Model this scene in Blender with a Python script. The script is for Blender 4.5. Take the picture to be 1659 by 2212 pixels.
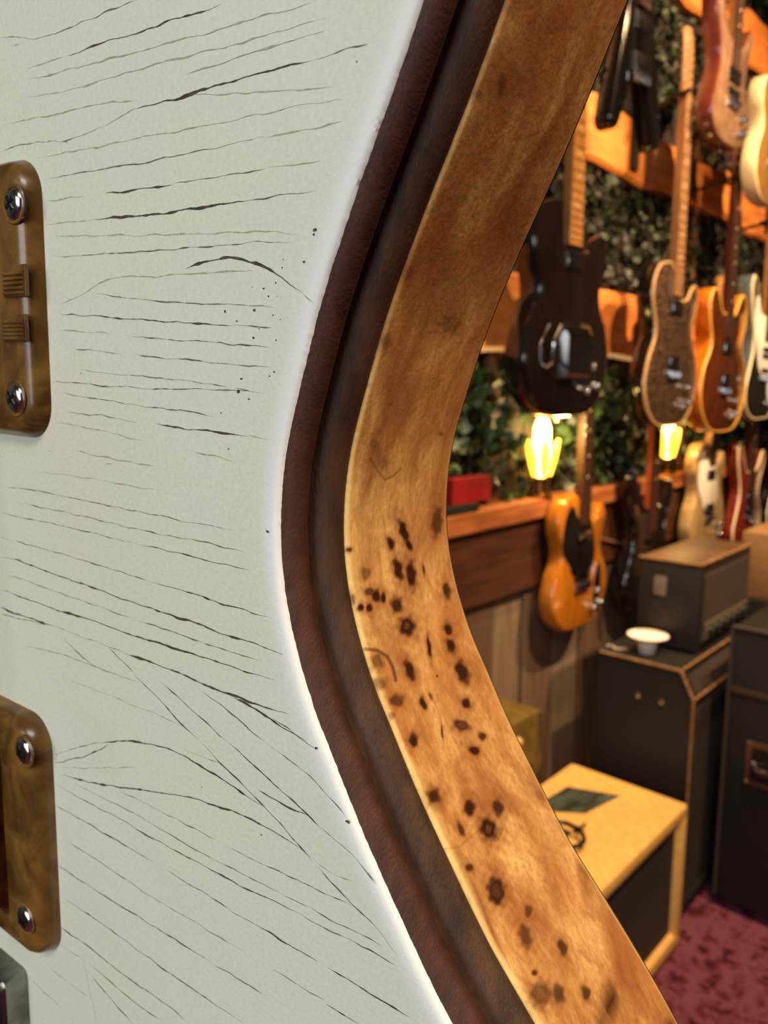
import bpy, bmesh, math, random
import numpy as np
from mathutils import Vector, Matrix

random.seed(7)
rng = np.random.default_rng(7)
for o in list(bpy.data.objects):
    bpy.data.objects.remove(o, do_unlink=True)
scene = bpy.context.scene
COL = scene.collection

# ------------------------------------------------------------------ camera
# room frame: x runs along the guitar wall, y points into that wall, z is up
FPX = 1660.0
PITCH = math.radians(8.77)
YAW = math.radians(42.6)          # heading of the lens, measured from +x
CX, CY = 829.5, 1106.0
CAM = np.array([0.0, 0.0, 1.4])
FH = np.array([math.cos(YAW), math.sin(YAW), 0.0])
CR = np.array([math.sin(YAW), -math.cos(YAW), 0.0])
CF = FH * math.cos(PITCH) - np.array([0, 0, math.sin(PITCH)])
CU = np.cross(CR, CF)
cam_data = bpy.data.cameras.new('camera')
cam = bpy.data.objects.new('camera', cam_data)
COL.objects.link(cam)
cam.matrix_world = Matrix(((CR[0], CU[0], -CF[0], CAM[0]), (CR[1], CU[1], -CF[1], CAM[1]),
                           (CR[2], CU[2], -CF[2], CAM[2]), (0, 0, 0, 1)))
cam_data.sensor_fit = 'VERTICAL'
cam_data.sensor_height = 36.0
cam_data.lens = FPX / 2212.0 * 36.0
cam_data.clip_start = 0.005
cam_data.clip_end = 60
cam_data.dof.use_dof = True
cam_data.dof.focus_distance = 0.10
cam_data.dof.aperture_fstop = 36.0
scene.camera = cam

# ------------------------------------------------------------------ light
scene.view_settings.view_transform = 'Standard'
scene.view_settings.look = 'None'
scene.view_settings.gamma = 1.0
scene.view_settings.use_curve_mapping = False
scene.view_settings.exposure = 0.0
world = bpy.data.worlds.new('world')
scene.world = world
world.use_nodes = True
world.node_tree.nodes['Background'].inputs[0].default_value = (1.0, 0.80, 0.6, 1)
world.node_tree.nodes['Background'].inputs[1].default_value = 0.03


def light(kind, name, loc, energy, color, size=0.1, target=None, size_y=None, angle=None, blend=0.5):
    d = bpy.data.lights.new(name, kind)
    d.energy = energy
    d.color = color
    if kind == 'AREA':
        d.size = size
        if size_y:
            d.shape = 'RECTANGLE'
            d.size_y = size_y
    else:
        d.shadow_soft_size = size
    if kind == 'SPOT':
        d.spot_size = math.radians(angle)
        d.spot_blend = blend
    o = bpy.data.objects.new(name, d)
    COL.objects.link(o)
    o.location = loc
    if target is not None:
        o.rotation_euler = (Vector(target) - Vector(loc)).to_track_quat('-Z', 'Y').to_euler()
    return o


WARM = (1.0, 0.66, 0.34)
# daylight-toned area light added before the back wall to light the guitar's face
light('AREA', 'face_fill_light', (-2.22, -0.15, 1.75), 38, (0.97, 0.98, 0.96), 1.5, (0.1, 0.05, 1.36), 1.5)
# neutral overhead area light, unseen, added to light the face from above
light('AREA', 'overhead_fill_light', (-1.15, -0.75, 3.14), 48, (1.0, 0.965, 0.85), 1.1, (0.0, 0.0, 1.36), 1.1)
# warm ceiling spots of the shop
light('SPOT', 'ceiling_spot_wall_near', (1.35, -0.35, 3.05), 280, WARM, 0.04, (1.9, 1.1, 1.55), angle=75)
light('SPOT', 'ceiling_spot_wall_far', (2.45, -0.35, 3.05), 400, WARM, 0.04, (2.9, 1.1, 1.8), angle=80)
light('SPOT', 'ceiling_spot_amplifier', (1.55, 0.35, 3.05), 150, WARM, 0.05, (1.62, 0.82, 0.35), angle=34)
light('SPOT', 'ceiling_spot_side', (0.30, -0.85, 3.05), 138, (1.0, 0.74, 0.42), 0.06, (0.1, 0.08, 1.30), angle=32)

light('SPOT', 'burl_fill_spot', (1.1, -2.5, 2.7), 75, (1.0, 0.74, 0.48), 0.10, (0.1, 0.08, 1.40), angle=24)  # unseen warm fill added to brighten the upper burl

# ------------------------------------------------------------------ helpers
def ray(px, py):
    return (px - CX) / FPX * CR + (CY - py) / FPX * CU + CF


def project(p):
    d = np.asarray(p) - CAM
    z = d @ CF
    return np.stack([CX + FPX * (d @ CR) / z, CY - FPX * (d @ CU) / z], -1)


def link(name, me, material=None, parent=None):
    o = bpy.data.objects.new(name, me)
    COL.objects.link(o)
    if material is not None:
        me.materials.append(material)
    if parent is not None:
        o.parent = parent
    return o


def empty(name, loc=(0, 0, 0), label=None, cat=None, group=None, rotz=0.0):
    o = bpy.data.objects.new(name, None)
    o.empty_display_size = 0.05
    COL.objects.link(o)
    o.location = loc
    o.rotation_euler = (0, 0, rotz)
    tag(o, label, cat, group)
    return o


def tag(o, label=None, cat=None, group=None, kind=None):
    if label:
        o['label'] = label
    if cat:
        o['category'] = cat
    if group:
        o['group'] = group
    if kind:
        o['kind'] = kind
    return o


def mesh_from(name, verts, faces, material=None, parent=None, smooth=True, auto=None):
    me = bpy.data.meshes.new(name)
    me.from_pydata([tuple(map(float, v)) for v in verts], [], [tuple(map(int, f)) for f in faces])
    me.update()
    if smooth:
        me.polygons.foreach_set('use_smooth', [True] * len(me.polygons))
        if auto is not None:
            me.set_sharp_from_angle(angle=math.radians(auto))
    return link(name, me, material, parent)


class Geo:
    """collects shapes for ONE mesh object"""
    def __init__(self):
        self.v = []
        self.f = []

    def add(self, vs, fs):
        n = len(self.v)
        self.v += [tuple(v) for v in vs]
        self.f += [tuple(i + n for i in f) for f in fs]
        return self

    def box(self, x0, x1, y0, y1, z0, z1, b=0.0):
        bm = bmesh.new()
        bmesh.ops.create_cube(bm, size=1.0)
        for v in bm.verts:
            v.co = Vector(((x0 + x1) / 2 + v.co.x * (x1 - x0), (y0 + y1) / 2 + v.co.y * (y1 - y0), (z0 + z1) / 2 + v.co.z * (z1 - z0)))
        if b > 0:
            bmesh.ops.bevel(bm, geom=list(bm.edges), offset=b, segments=2, affect='EDGES', profile=0.6)
        bm.verts.index_update()
        self.add([v.co[:] for v in bm.verts], [[v.index for v in f.verts] for f in bm.faces])
        bm.free()
        return self

    def tube(self, pts, r, n=8, closed=False):
        pts = [Vector(p) for p in pts]
        rr = r if hasattr(r, '__len__') else [r] * len(pts)
        vs = []
        fs = []
        up = None
        for i, p in enumerate(pts):
            a = pts[max(i - 1, 0)]
            b = pts[min(i + 1, len(pts) - 1)]
            t = (b - a).normalized()
            if up is None:
                up = Vector((0, 0, 1)) if abs(t.z) < 0.9 else Vector((1, 0, 0))
            s = t.cross(up).normalized()
            u = s.cross(t).normalized()
            up = u
            for k in range(n):
                an = 2 * math.pi * k / n
                vs.append(p + (s * math.cos(an) + u * math.sin(an)) * rr[i])
        for i in range(len(pts) - 1):
            for k in range(n):
                k2 = (k + 1) % n
                fs.append((i * n + k, i * n + k2, (i + 1) * n + k2, (i + 1) * n + k))
        fs.append(tuple(range(n - 1, -1, -1)))
        fs.append(tuple((len(pts) - 1) * n + k for k in range(n)))
        return self.add([v[:] for v in vs], fs)

    def lathe(self, prof, n=20, m=None):
        """prof: (radius, height) along local z; m places it"""
        vs = []
        fs = []
        for r, h in prof:
            for k in range(n):
                a = 2 * math.pi * k / n
                vs.append(Vector((r * math.cos(a), r * math.sin(a), h)))
        for i in range(len(prof) - 1):
            for k in range(n):
                k2 = (k + 1) % n
                fs.append((i * n + k, i * n + k2, (i + 1) * n + k2, (i + 1) * n + k))
        fs.append(tuple(range(n - 1, -1, -1)))
        fs.append(tuple((len(prof) - 1) * n + k for k in range(n)))
        if m is not None:
            vs = [m @ v for v in vs]
        return self.add([v[:] for v in vs], fs)

    def obj(self, name, material=None, parent=None, smooth=False, auto=35):
        return mesh_from(name, self.v, self.f, material, parent, smooth, auto if smooth else None)


def place(loc, axis='z'):
    m = Matrix.Translation(loc)
    if axis == '-y':
        m = m @ Matrix.Rotation(math.pi / 2, 4, 'X')
    elif axis == 'x':
        m = m @ Matrix.Rotation(math.pi / 2, 4, 'Y')
    elif axis == '-x':
        m = m @ Matrix.Rotation(-math.pi / 2, 4, 'Y')
    return m


# ------------------------------------------------------------------ materials
MATS = {}


def lin(c):
    return tuple((x / 255 / 12.92) if x / 255 <= 0.04045 else ((x / 255 + 0.055) / 1.055) ** 2.4 for x in c)


def mat(name, c1, c2=None, scale=20.0, rough=0.5, metal=0.0, bump=0.0, stretch=(1, 1, 1), coat=0.0,
        detail=5.0, emit=None, estr=0.0, bscale=None, trans=0.0, ramp=(0.35, 0.65), spec=0.5, bdist=0.002):
    if name in MATS:
        return MATS[name]
    m = bpy.data.materials.new(name)
    m.use_nodes = True
    nt = m.node_tree
    p = nt.nodes['Principled BSDF']
    c1 = lin(c1)
    p.inputs['Base Color'].default_value = (*c1, 1)
    p.inputs['Roughness'].default_value = rough
    p.inputs['Metallic'].default_value = metal
    p.inputs['Coat Weight'].default_value = coat
    p.inputs['Coat Roughness'].default_value = 0.08
    p.inputs['Specular IOR Level'].default_value = spec
    if trans:
        p.inputs['Transmission Weight'].default_value = trans
    tc = nt.nodes.new('ShaderNodeTexCoord')
    mp = nt.nodes.new('ShaderNodeMapping')
    mp.inputs['Scale'].default_value = stretch
    nt.links.new(tc.outputs['Object'], mp.inputs['Vector'])
    if c2 is not None:
        n = nt.nodes.new('ShaderNodeTexNoise')
        n.inputs['Scale'].default_value = scale
        n.inputs['Detail'].default_value = detail
        nt.links.new(mp.outputs[0], n.inputs['Vector'])
        r = nt.nodes.new('ShaderNodeValToRGB')
        r.color_ramp.elements[0].position = ramp[0]
        r.color_ramp.elements[1].position = ramp[1]
        r.color_ramp.elements[0].color = (*c1, 1)
        r.color_ramp.elements[1].color = (*lin(c2), 1)
        nt.links.new(n.outputs['Fac'], r.inputs[0])
        nt.links.new(r.outputs[0], p.inputs['Base Color'])
    if bump:
        n2 = nt.nodes.new('ShaderNodeTexNoise')
        n2.inputs['Scale'].default_value = bscale or scale * 3
        n2.inputs['Detail'].default_value = 4
        nt.links.new(mp.outputs[0], n2.inputs['Vector'])
        b = nt.nodes.new('ShaderNodeBump')
        b.inputs['Strength'].default_value = bump
        b.inputs['Distance'].default_value = bdist
        nt.links.new(n2.outputs['Fac'], b.inputs['Height'])
        nt.links.new(b.outputs[0], p.inputs['Normal'])
    if emit is not None:
        p.inputs['Emission Color'].default_value = (*lin(emit), 1)
        p.inputs['Emission Strength'].default_value = estr
    MATS[name] = m
    return m


CHROME = mat('chrome', (205, 205, 208), rough=0.14, metal=1.0)
NICKEL = mat('aged_nickel', (150, 146, 136), (105, 101, 92), 180, rough=0.28, metal=1.0, bump=0.1, bdist=0.0002)
BLACKP = mat('black_plastic', (14, 13, 13), rough=0.35)
FRETW = mat('fret_wire', (190, 180, 160), rough=0.25, metal=1.0)
ROSEWOOD = mat('rosewood', (44, 24, 16), (66, 38, 24), 60, rough=0.5, stretch=(6, 6, 1))
MAPLE = mat('maple_neck', (176, 126, 70), (150, 100, 52), 30, rough=0.35, stretch=(6, 6, 1))
MAHOG = mat('mahogany_neck', (86, 38, 22), (60, 26, 16), 40, rough=0.4, stretch=(6, 6, 1))
CREAM = mat('cream_plastic', (226, 205, 160), rough=0.35)
STRING = mat('string_steel', (150, 140, 125), rough=0.45, metal=1.0)

# ------------------------------------------------------------------ the room
FLOOR_M = bpy.data.materials.new('red_patterned_carpet')
FLOOR_M.use_nodes = True
nt = FLOOR_M.node_tree
pb = nt.nodes['Principled BSDF']
pb.inputs['Roughness'].default_value = 0.95
pb.inputs['Specular IOR Level'].default_value = 0.1
tc = nt.nodes.new('ShaderNodeTexCoord')
n1 = nt.nodes.new('ShaderNodeTexNoise')
n1.inputs['Scale'].default_value = 22
n1.inputs['Detail'].default_value = 3
n1.inputs['Distortion'].default_value = 1.6
vr = nt.nodes.new('ShaderNodeTexVoronoi')
vr.inputs['Scale'].default_value = 24
nt.links.new(tc.outputs['Object'], n1.inputs['Vector'])
nt.links.new(tc.outputs['Object'], vr.inputs['Vector'])
mx = nt.nodes.new('ShaderNodeMath')
mx.operation = 'MULTIPLY_ADD'
mx.inputs[1].default_value = 0.45
nt.links.new(vr.outputs['Distance'], mx.inputs[0])
nt.links.new(n1.outputs['Fac'], mx.inputs[2])
rp = nt.nodes.new('ShaderNodeValToRGB')
e = rp.color_ramp.elements
e[0].position = 0.5
e[0].color = (*lin((54, 24, 34)), 1)
e[1].position = 0.78
e[1].color = (*lin((116, 64, 78)), 1)
k = e.new(0.62)
k.color = (*lin((90, 38, 52)), 1)
nt.links.new(mx.outputs[0], rp.inputs[0])
nt.links.new(rp.outputs[0], pb.inputs['Base Color'])

PLASTER = mat('dark_wall_board', (40, 30, 22), (28, 21, 16), 6, rough=0.8)
CEILM = mat('ceiling_paint', (92, 74, 58), rough=0.9)
SHOPW = mat('shop_wall_paint', (160, 132, 104), (144, 118, 94), 3, rough=0.9)


def structure(name, g, m):
    o = g.obj(name, m)
    o['kind'] = 'structure'
    return o


structure('floor', Geo().box(-2.3, 7.0, -3.0, 1.25, -0.05, 0.0), FLOOR_M)
structure('ceiling', Geo().box(-2.3, 7.0, -3.0, 1.25, 3.2, 3.25), CEILM)
WL = structure('wall_left', Geo().box(-2.3, 7.0, 1.15, 1.25, 0.0, 3.2), PLASTER)
structure('wall_far', Geo().box(7.0, 7.1, -3.0, 1.25, 0.0, 3.2), SHOPW)
structure('wall_right', Geo().box(-2.3, 7.0, -3.1, -3.0, 0.0, 3.2), SHOPW)
structure('wall_back', Geo().box(-2.4, -2.3, -3.0, 1.25, 0.0, 3.2), SHOPW)
win = tag(empty('added_window_1', (-2.3, -0.15, 1.75)), kind='structure')  # unseen window frame added on the solid wall behind the face light
Geo().box(0.0, 0.03, -0.85, 0.85, 0.76, 0.85, 0.004).box(0.0, 0.03, -0.85, 0.85, -0.85, -0.76, 0.004).box(0.0, 0.03, -0.85, -0.76, -0.76, 0.76, 0.004).box(
    0.0, 0.03, 0.76, 0.85, -0.76, 0.76, 0.004).obj('window_frame', mat('window_paint', (214, 210, 200), rough=0.5), win)
Geo().box(0.002, 0.008, -0.76, 0.76, -0.76, 0.76).obj('pane', mat('window_glass', (190, 205, 215), rough=0.05), win)

pn = empty('added_light_panel', (-1.15, -0.75, 3.15), 'unseen white framed panel added around the overhead fill light', 'light')  # panel frame added to house the overhead fill light
Geo().box(-.6, .6, -.6, .6, .01, .05, .004).obj('frame', mat('panel_frame', (230, 230, 228), rough=.5), pn)

# wainscot: vertical weathered boards, a reddish board above them, the ledge on top
BOARD = [mat('weathered_board_%d' % i, c, d, 9, rough=0.75, stretch=(9, 9, 0.7), bump=0.35, bscale=40, ramp=(0.3, 0.72))
         for i, (c, d) in enumerate([((126, 106, 86), (96, 78, 62)), ((112, 90, 70), (84, 66, 52)), ((138, 118, 96), (106, 88, 70)), ((98, 74, 56), (74, 56, 42))])]
x = 1.02
i = 0
while x < 4.6:
    w = random.choice([0.14, 0.17, 0.2, 0.155])
    yb = 1.125 + random.uniform(-0.004, 0.004)
    Geo().box(x + 0.003, x + w - 0.003, yb, 1.15, 0.0, 0.868, 0.003).obj('plank', BOARD[i % 4], WL)
    x += w
    i += 1
REDW = mat('red_stained_board', (80, 42, 25), (58, 29, 18), 7, rough=0.55, stretch=(0.9, 9, 9), bump=0.2)
LEDGE = mat('ledge_wood', (178, 108, 58), (140, 78, 38), 8, rough=0.45, stretch=(0.8, 8, 8), bump=0.15)
for a, b in ((0.9, 2.12), (2.12, 3.3), (3.3, 4.6)):
    Geo().box(a + 0.002, b - 0.002, 1.105, 1.15, 0.866, 1.062, 0.004).obj('rail_board', REDW, WL)
ledge = structure('trim_1', Geo().box(0.9, 4.6, 1.088, 1.15, 1.062, 1.115, 0.006), LEDGE)
# guitar rails: live-edge slabs
RAILM = mat('live_edge_slab', (226, 140, 66), (180, 98, 42), 6, rough=0.5, stretch=(0.9, 5, 5), bump=0.25, bscale=22, ramp=(0.3, 0.7))


def slab(name, x0, x1, z0, z1, seed, amp):
    r = random.Random(seed)
    n = 60
    ph = [r.uniform(0, 6.28) for _ in range(6)]

    def wob(t, o):
        return amp * (math.sin(t * 5 + ph[o]) * 0.5 + math.sin(t * 13 + ph[o + 1]) * 0.3 + math.sin(t * 31 + ph[o + 2]) * 0.2)
    vs = []
    fs = []
    for i in range(n + 1):
        xx = x0 + (x1 - x0) * i / n
        zt = z1 + wob(xx, 0)
        zb = z0 + wob(xx, 3)
        vs += [(xx, 1.15, zb), (xx, 1.122, zb), (xx, 1.112, zb + 0.012), (xx, 1.112, zt - 0.012), (xx, 1.122, zt), (xx, 1.15, zt)]
    for i in range(n):
        for k in range(5):
            fs.append((i * 6 + k, (i + 1) * 6 + k, (i + 1) * 6 + k + 1, i * 6 + k + 1))
    fs.append((0, 1, 2, 3, 4, 5))
    fs.append(tuple(n * 6 + k for k in (5, 4, 3, 2, 1, 0)))
    o = mesh_from(name, vs, fs, RAILM, None, True, 30)
    o['kind'] = 'structure'
    return o


slab('trim_2', 1.1, 4.6, 1.505, 1.705, 3, 0.006)
slab('trim_3', 1.1, 4.6, 2.05, 2.215, 5, 0.02)
slab('trim_4', 1.1, 4.6, 2.655, 2.82, 9, 0.03)
# upright battens between the rails
for bx in (1.62, 2.86, 3.75):
    Geo().box(bx, bx + 0.05, 1.128, 1.15, 1.115, 3.2, 0.003).obj('batten', mat('batten_wood', (120, 72, 40), (90, 52, 28), 8, rough=0.6, stretch=(6, 6, 1)), WL)

# ------------------------------------------------------------------ the white guitar in the foreground
TH, RHO = math.radians(54.3), math.radians(2.2)
Z3 = np.array([0, 0, 1.0])
A0 = math.sin(TH) * CR - math.cos(TH) * FH
GA = A0 * math.cos(RHO) - Z3 * math.sin(RHO)       # across the body, towards the waist edge
GV = Z3 * math.cos(RHO) + A0 * math.sin(RHO)       # along the strings
GN = np.cross(GA, GV)                              # out of the face
GO = CAM + ray(97, 650) * 0.125


def on_face(px, py, h=0.0):
    """where a sight line meets the plane h metres above the guitar's face (local coordinates)"""
    r = ray(px, py)
    t = ((GO + h * GN - CAM) @ GN) / (r @ GN)
    p = CAM + r * t - GO
    return np.array([p @ GA, p @ GV])


GUITAR = empty('electric_guitar', (0, 0, 0), 'white crackled electric guitar with dark brown rim and burl wood side', 'guitar')
GM = Matrix(((GA[0], GV[0], GN[0], GO[0]), (GA[1], GV[1], GN[1], GO[1]), (GA[2], GV[2], GN[2], GO[2]), (0, 0, 0, 1)))
GUITAR.matrix_world = GM

WAIST = ('904 0;878 78;857 141;829 219;806 286;778 360;751 439;726 517;698 600;672 690;656 763;634 852;619 915;606 985;599 1050;595 1127;'
         '597 1206;603 1270;618 1362;642 1452;664 1524;689 1592;701 1615;731 1697;763 1778;800 1865;836 1941;868 2017;904 2093;941 2172;962 2212')
right = [on_face(*map(float, q.split())) * 1000 for q in WAIST.split(';')]
top_r = [(2, 126), (18, 140), (42, 150), (68, 149), (88, 136), (96, 113), (93, 88), (85.5, 63), (77.5, 43.5)]
bot_r = [(94.5, -103), (113.5, -127), (126, -163), (128, -203), (114, -240), (76, -270), (20, -287)]
half = top_r + [tuple(p) for p in right] + bot_r
mid = -46.0
left = [(2 * mid - a, b) for a, b in reversed(half)]
ctrl = np.array([(-14, 124.0)] + half + [(mid, -291.0)] + left + [(2 * mid + 14, 124.0)]) / 1000.0


def catmull(P, per=24):
    P = np.asarray(P)
    n = len(P)
    out = []
    for i in range(n):
        p0, p1, p2, p3 = P[i - 1], P[i], P[(i + 1) % n], P[(i + 2) % n]
        t = np.linspace(0, 1, per, endpoint=False)[:, None]
        out.append(0.5 * (2 * p1 + (p2 - p0) * t + (2 * p0 - 5 * p1 + 4 * p2 - p3) * t ** 2 + (3 * p1 - p0 - 3 * p2 + p3) * t ** 3))
    return np.concatenate(out)


def smooth_closed(P, k, it):
    for _ in range(it):
        P = (np.roll(P, 1, 0) * k + P + np.roll(P, -1, 0) * k) / (1 + 2 * k)
    return P


fine = catmull(ctrl, 40)
fine = smooth_closed(fine, 0.5, 2200)
seg = np.linalg.norm(np.roll(fine, -1, 0) - fine, axis=1)
cum = np.concatenate([[0], np.cumsum(seg)])
pos = [0.0]
while pos[-1] < cum[-1]:
    j = min(np.searchsorted(cum, pos[-1]), len(fine) - 1)
    p = fine[j]
    vis = p[0] > 0.03 and -0.098 < p[1] < 0.034
    pos.append(pos[-1] + (0.00016 if vis else 0.0022))
pos = np.array(pos[:-1])
loopx = np.concatenate([fine, fine[:1]])
OUT = np.stack([np.interp(pos, cum, loopx[:, 0]), np.interp(pos, cum, loopx[:, 1])], -1)
tan = np.roll(OUT, -2, 0) - np.roll(OUT, 2, 0)
tan /= np.linalg.norm(tan, axis=1)[:, None]
area2 = np.sum(OUT[:, 0] * np.roll(OUT[:, 1], -1) - OUT[:, 1] * np.roll(OUT[:, 0], -1))
NRM = np.stack([tan[:, 1], -tan[:, 0]], -1) * (1 if area2 > 0 else -1)
for _ in range(30):
    NRM = (np.roll(NRM, 1, 0) + NRM + np.roll(NRM, -1, 0))
    NRM /= np.linalg.norm(NRM, axis=1)[:, None]
NS = len(OUT)


def jitter(amp, k):
    j = rng.normal(0, 1, NS)
    for _ in range(k):
        j = (np.roll(j, 1) + j + np.roll(j, -1)) / 3
    return j / j.std() * amp


def loft(name, prof, material, jit=None, cap=None, attrs=None):
    """sweep (offset, depth) in mm around the outline"""
    vs = []
    for q, (o, d) in enumerate(prof):
        off = np.full(NS, o / 1000.0)
        if jit and q in jit:
            off = off + jit[q]
        p = OUT + NRM * off[:, None]
        vs.append(np.concatenate([p, np.full((NS, 1), -d / 1000.0)], 1))
    V = np.concatenate(vs)
    fs = []
    idx = np.arange(NS)
    nx = (idx + 1) % NS
    for q in range(len(prof) - 1):
        a = q * NS
        b = a + NS
        fs.append(np.stack([a + idx, b + idx, b + nx, a + nx], -1))
    F = np.concatenate(fs).tolist()
    if area2 < 0:
        F = [f[::-1] for f in F]
    if cap == 'first':
        F.append(list(range(NS)) if area2 > 0 else list(range(NS))[::-1])
    if cap == 'last':
        c = list(range((len(prof) - 1) * NS, len(prof) * NS))
        F.append(c[::-1] if area2 > 0 else c)
    o = mesh_from(name, V, F, material, GUITAR, True, 40)
    return o, V


def attr(o, name, vals):
    a = o.data.attributes.new(name, 'FLOAT', 'POINT')
    a.data.foreach_set('value', np.asarray(vals, dtype=np.float32))


# lacquer of the face
LAC = bpy.data.materials.new('white_cracked_lacquer')
LAC.use_nodes = True
nt = LAC.node_tree
pb = nt.nodes['Principled BSDF']
pb.inputs['Roughness'].default_value = 0.55
pb.inputs['Specular IOR Level'].default_value = 0.25
tc = nt.nodes.new('ShaderNodeTexCoord')
n1 = nt.nodes.new('ShaderNodeTexNoise')
n1.inputs['Scale'].default_value = 22
n1.inputs['Detail'].default_value = 4
nt.links.new(tc.outputs['Object'], n1.inputs['Vector'])
rp = nt.nodes.new('ShaderNodeValToRGB')
e = rp.color_ramp.elements
e[0].position = 0.32
e[0].color = (*lin((209, 212, 197)), 1)
e[1].position = 0.68
e[1].color = (*lin((213, 213, 206)), 1)
k = e.new(0.5)
k.color = (*lin((207, 213, 200)), 1)
nt.links.new(n1.outputs['Fac'], rp.inputs[0])
# faint yellow age stains
n2 = nt.nodes.new('ShaderNodeTexNoise')
n2.inputs['Scale'].default_value = 13
n2.inputs['Detail'].default_value = 2
nt.links.new(tc.outputs['Object'], n2.inputs['Vector'])
r2 = nt.nodes.new('ShaderNodeMapRange')
r2.inputs[1].default_value = 0.52
r2.inputs[2].default_value = 0.75
r2.inputs[4].default_value = 0.55
nt.links.new(n2.outputs['Fac'], r2.inputs[0])
m2 = nt.nodes.new('ShaderNodeMix')
m2.data_type = 'RGBA'
nt.links.new(r2.outputs[0], m2.inputs[0])
nt.links.new(rp.outputs[0], m2.inputs[6])
m2.inputs[7].default_value = (*lin((206, 203, 172)), 1)
# fine speckle
n3 = nt.nodes.new('ShaderNodeTexNoise')
n3.inputs['Scale'].default_value = 1500
n3.inputs['Detail'].default_value = 3
nt.links.new(tc.outputs['Object'], n3.inputs['Vector'])
r3 = nt.nodes.new('ShaderNodeMapRange')
r3.inputs[1].default_value = 0.3
r3.inputs[2].default_value = 0.7
r3.inputs[3].default_value = 0.95
r3.inputs[4].default_value = 1.04
nt.links.new(n3.outputs['Fac'], r3.inputs[0])
m3 = nt.nodes.new('ShaderNodeMix')
m3.data_type = 'RGBA'
m3.blend_type = 'MULTIPLY'
m3.inputs[0].default_value = 1.0
nt.links.new(m2.outputs[2], m3.inputs[6])
nt.links.new(r3.outputs[0], m3.inputs[7])
# whiter lacquer along the rolled edge
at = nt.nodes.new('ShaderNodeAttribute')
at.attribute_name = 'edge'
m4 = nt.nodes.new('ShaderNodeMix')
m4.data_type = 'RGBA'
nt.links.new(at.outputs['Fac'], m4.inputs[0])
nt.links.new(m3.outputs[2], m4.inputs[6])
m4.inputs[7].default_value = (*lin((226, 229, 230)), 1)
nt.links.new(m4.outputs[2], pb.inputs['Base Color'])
bp = nt.nodes.new('ShaderNodeBump')
bp.inputs['Strength'].default_value = 0.12
bp.inputs['Distance'].default_value = 0.0003
nt.links.new(n3.outputs['Fac'], bp.inputs['Height'])
nt.links.new(bp.outputs[0], pb.inputs['Normal'])

jw = jitter(0.00003, 3) + jitter(0.00002, 24)
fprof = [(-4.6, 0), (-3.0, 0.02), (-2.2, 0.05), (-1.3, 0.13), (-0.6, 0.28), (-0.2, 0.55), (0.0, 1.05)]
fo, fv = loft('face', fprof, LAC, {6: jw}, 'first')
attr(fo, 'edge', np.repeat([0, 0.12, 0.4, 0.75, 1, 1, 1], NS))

RIM = mat('dark_mahogany_rim', (54, 30, 22), (78, 45, 33), 260, rough=0.6, bump=0.5, stretch=(3, 1, 1.2), bscale=1400, bdist=0.00018, ramp=(0.3, 0.75), spec=0.35)
BIND = mat('brown_wood_binding', (46, 30, 20), (78, 52, 35), 110, rough=0.55, bump=0.4, stretch=(3, 0.7, 3), bscale=900, bdist=0.0003, ramp=(0.3, 0.72), spec=0.35)
loft('rim', [(-0.02, 0.95), (0.12, 1.06), (0.65, 1.35), (1.25, 1.85), (1.6, 2.6), (1.7, 3.4), (1.55, 4.3), (1.05, 5.1), (0.3, 5.6), (0.05, 5.9)], RIM, {0: jw, 1: jw * .6})
loft('binding', [(0.05, 5.8), (0.35, 6.15), (1.2, 6.4), (2.1, 6.85), (2.8, 7.5), (3.25, 8.4), (3.4, 9.3), (3.3, 10.0), (2.9, 10.15)], BIND)

# burl side: densely meshed so the eyes of the burl can sit in its surface
nb = 110
deps = np.concatenate([[10.05, 10.12, 10.3, 10.6], np.linspace(11.0, 39.2, nb), [39.6, 39.9, 40.05]])
sprof = []
for d in deps:
    base = 3.75 - 1.6 * max(0.0, (d - 10.6)) / 29.0
    if d < 10.6:
        base -= {10.05: 0.9, 10.12: 0.5, 10.3: 0.15}.get(round(float(d), 2), 0.0)
    if d > 39.3:
        base -= 0.35 * (d - 39.3) / 0.75
    sprof.append((base, float(d)))
BURL = bpy.data.materials.new('burl_veneer')
BURL.use_nodes = True
nt = BURL.node_tree
pb = nt.nodes['Principled BSDF']
pb.inputs['Roughness'].default_value = 0.42
pb.inputs['Specular IOR Level'].default_value = 0.35
tc = nt.nodes.new('ShaderNodeTexCoord')


def noise(sc, det, dist=0.0, stretch=(1, 1, 1)):
    mp = nt.nodes.new('ShaderNodeMapping')
    mp.inputs['Scale'].default_value = stretch
    nt.links.new(tc.outputs['Object'], mp.inputs['Vector'])
    n = nt.nodes.new('ShaderNodeTexNoise')
    n.inputs['Scale'].default_value = sc
    n.inputs['Detail'].default_value = det
    n.inputs['Distortion'].default_value = dist
    nt.links.new(mp.outputs[0], n.inputs['Vector'])
    return n.outputs['Fac']


def mixc(fac, a, b, mode='MIX'):
    m = nt.nodes.new('ShaderNodeMix')
    m.data_type = 'RGBA'
    m.blend_type = mode
    for sock, v in ((m.inputs[0], fac), (m.inputs[6], a), (m.inputs[7], b)):
        if hasattr(v, 'is_output'):
            nt.links.new(v, sock)
        elif isinstance(v, tuple):
            sock.default_value = (*v, 1)
        else:
            sock.default_value = v
    return m.outputs[2]


def rng_(v, a, b, c=0.0, d=1.0):
    m = nt.nodes.new('ShaderNodeMapRange')
    for i, q in enumerate((a, b, c, d)):
        m.inputs[i + 1].default_value = q
    nt.links.new(v, m.inputs[0])
    return m.outputs[0]


def attrn(nm):
    a_ = nt.nodes.new('ShaderNodeAttribute')
    a_.attribute_name = nm
    return a_.outputs['Fac']


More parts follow.
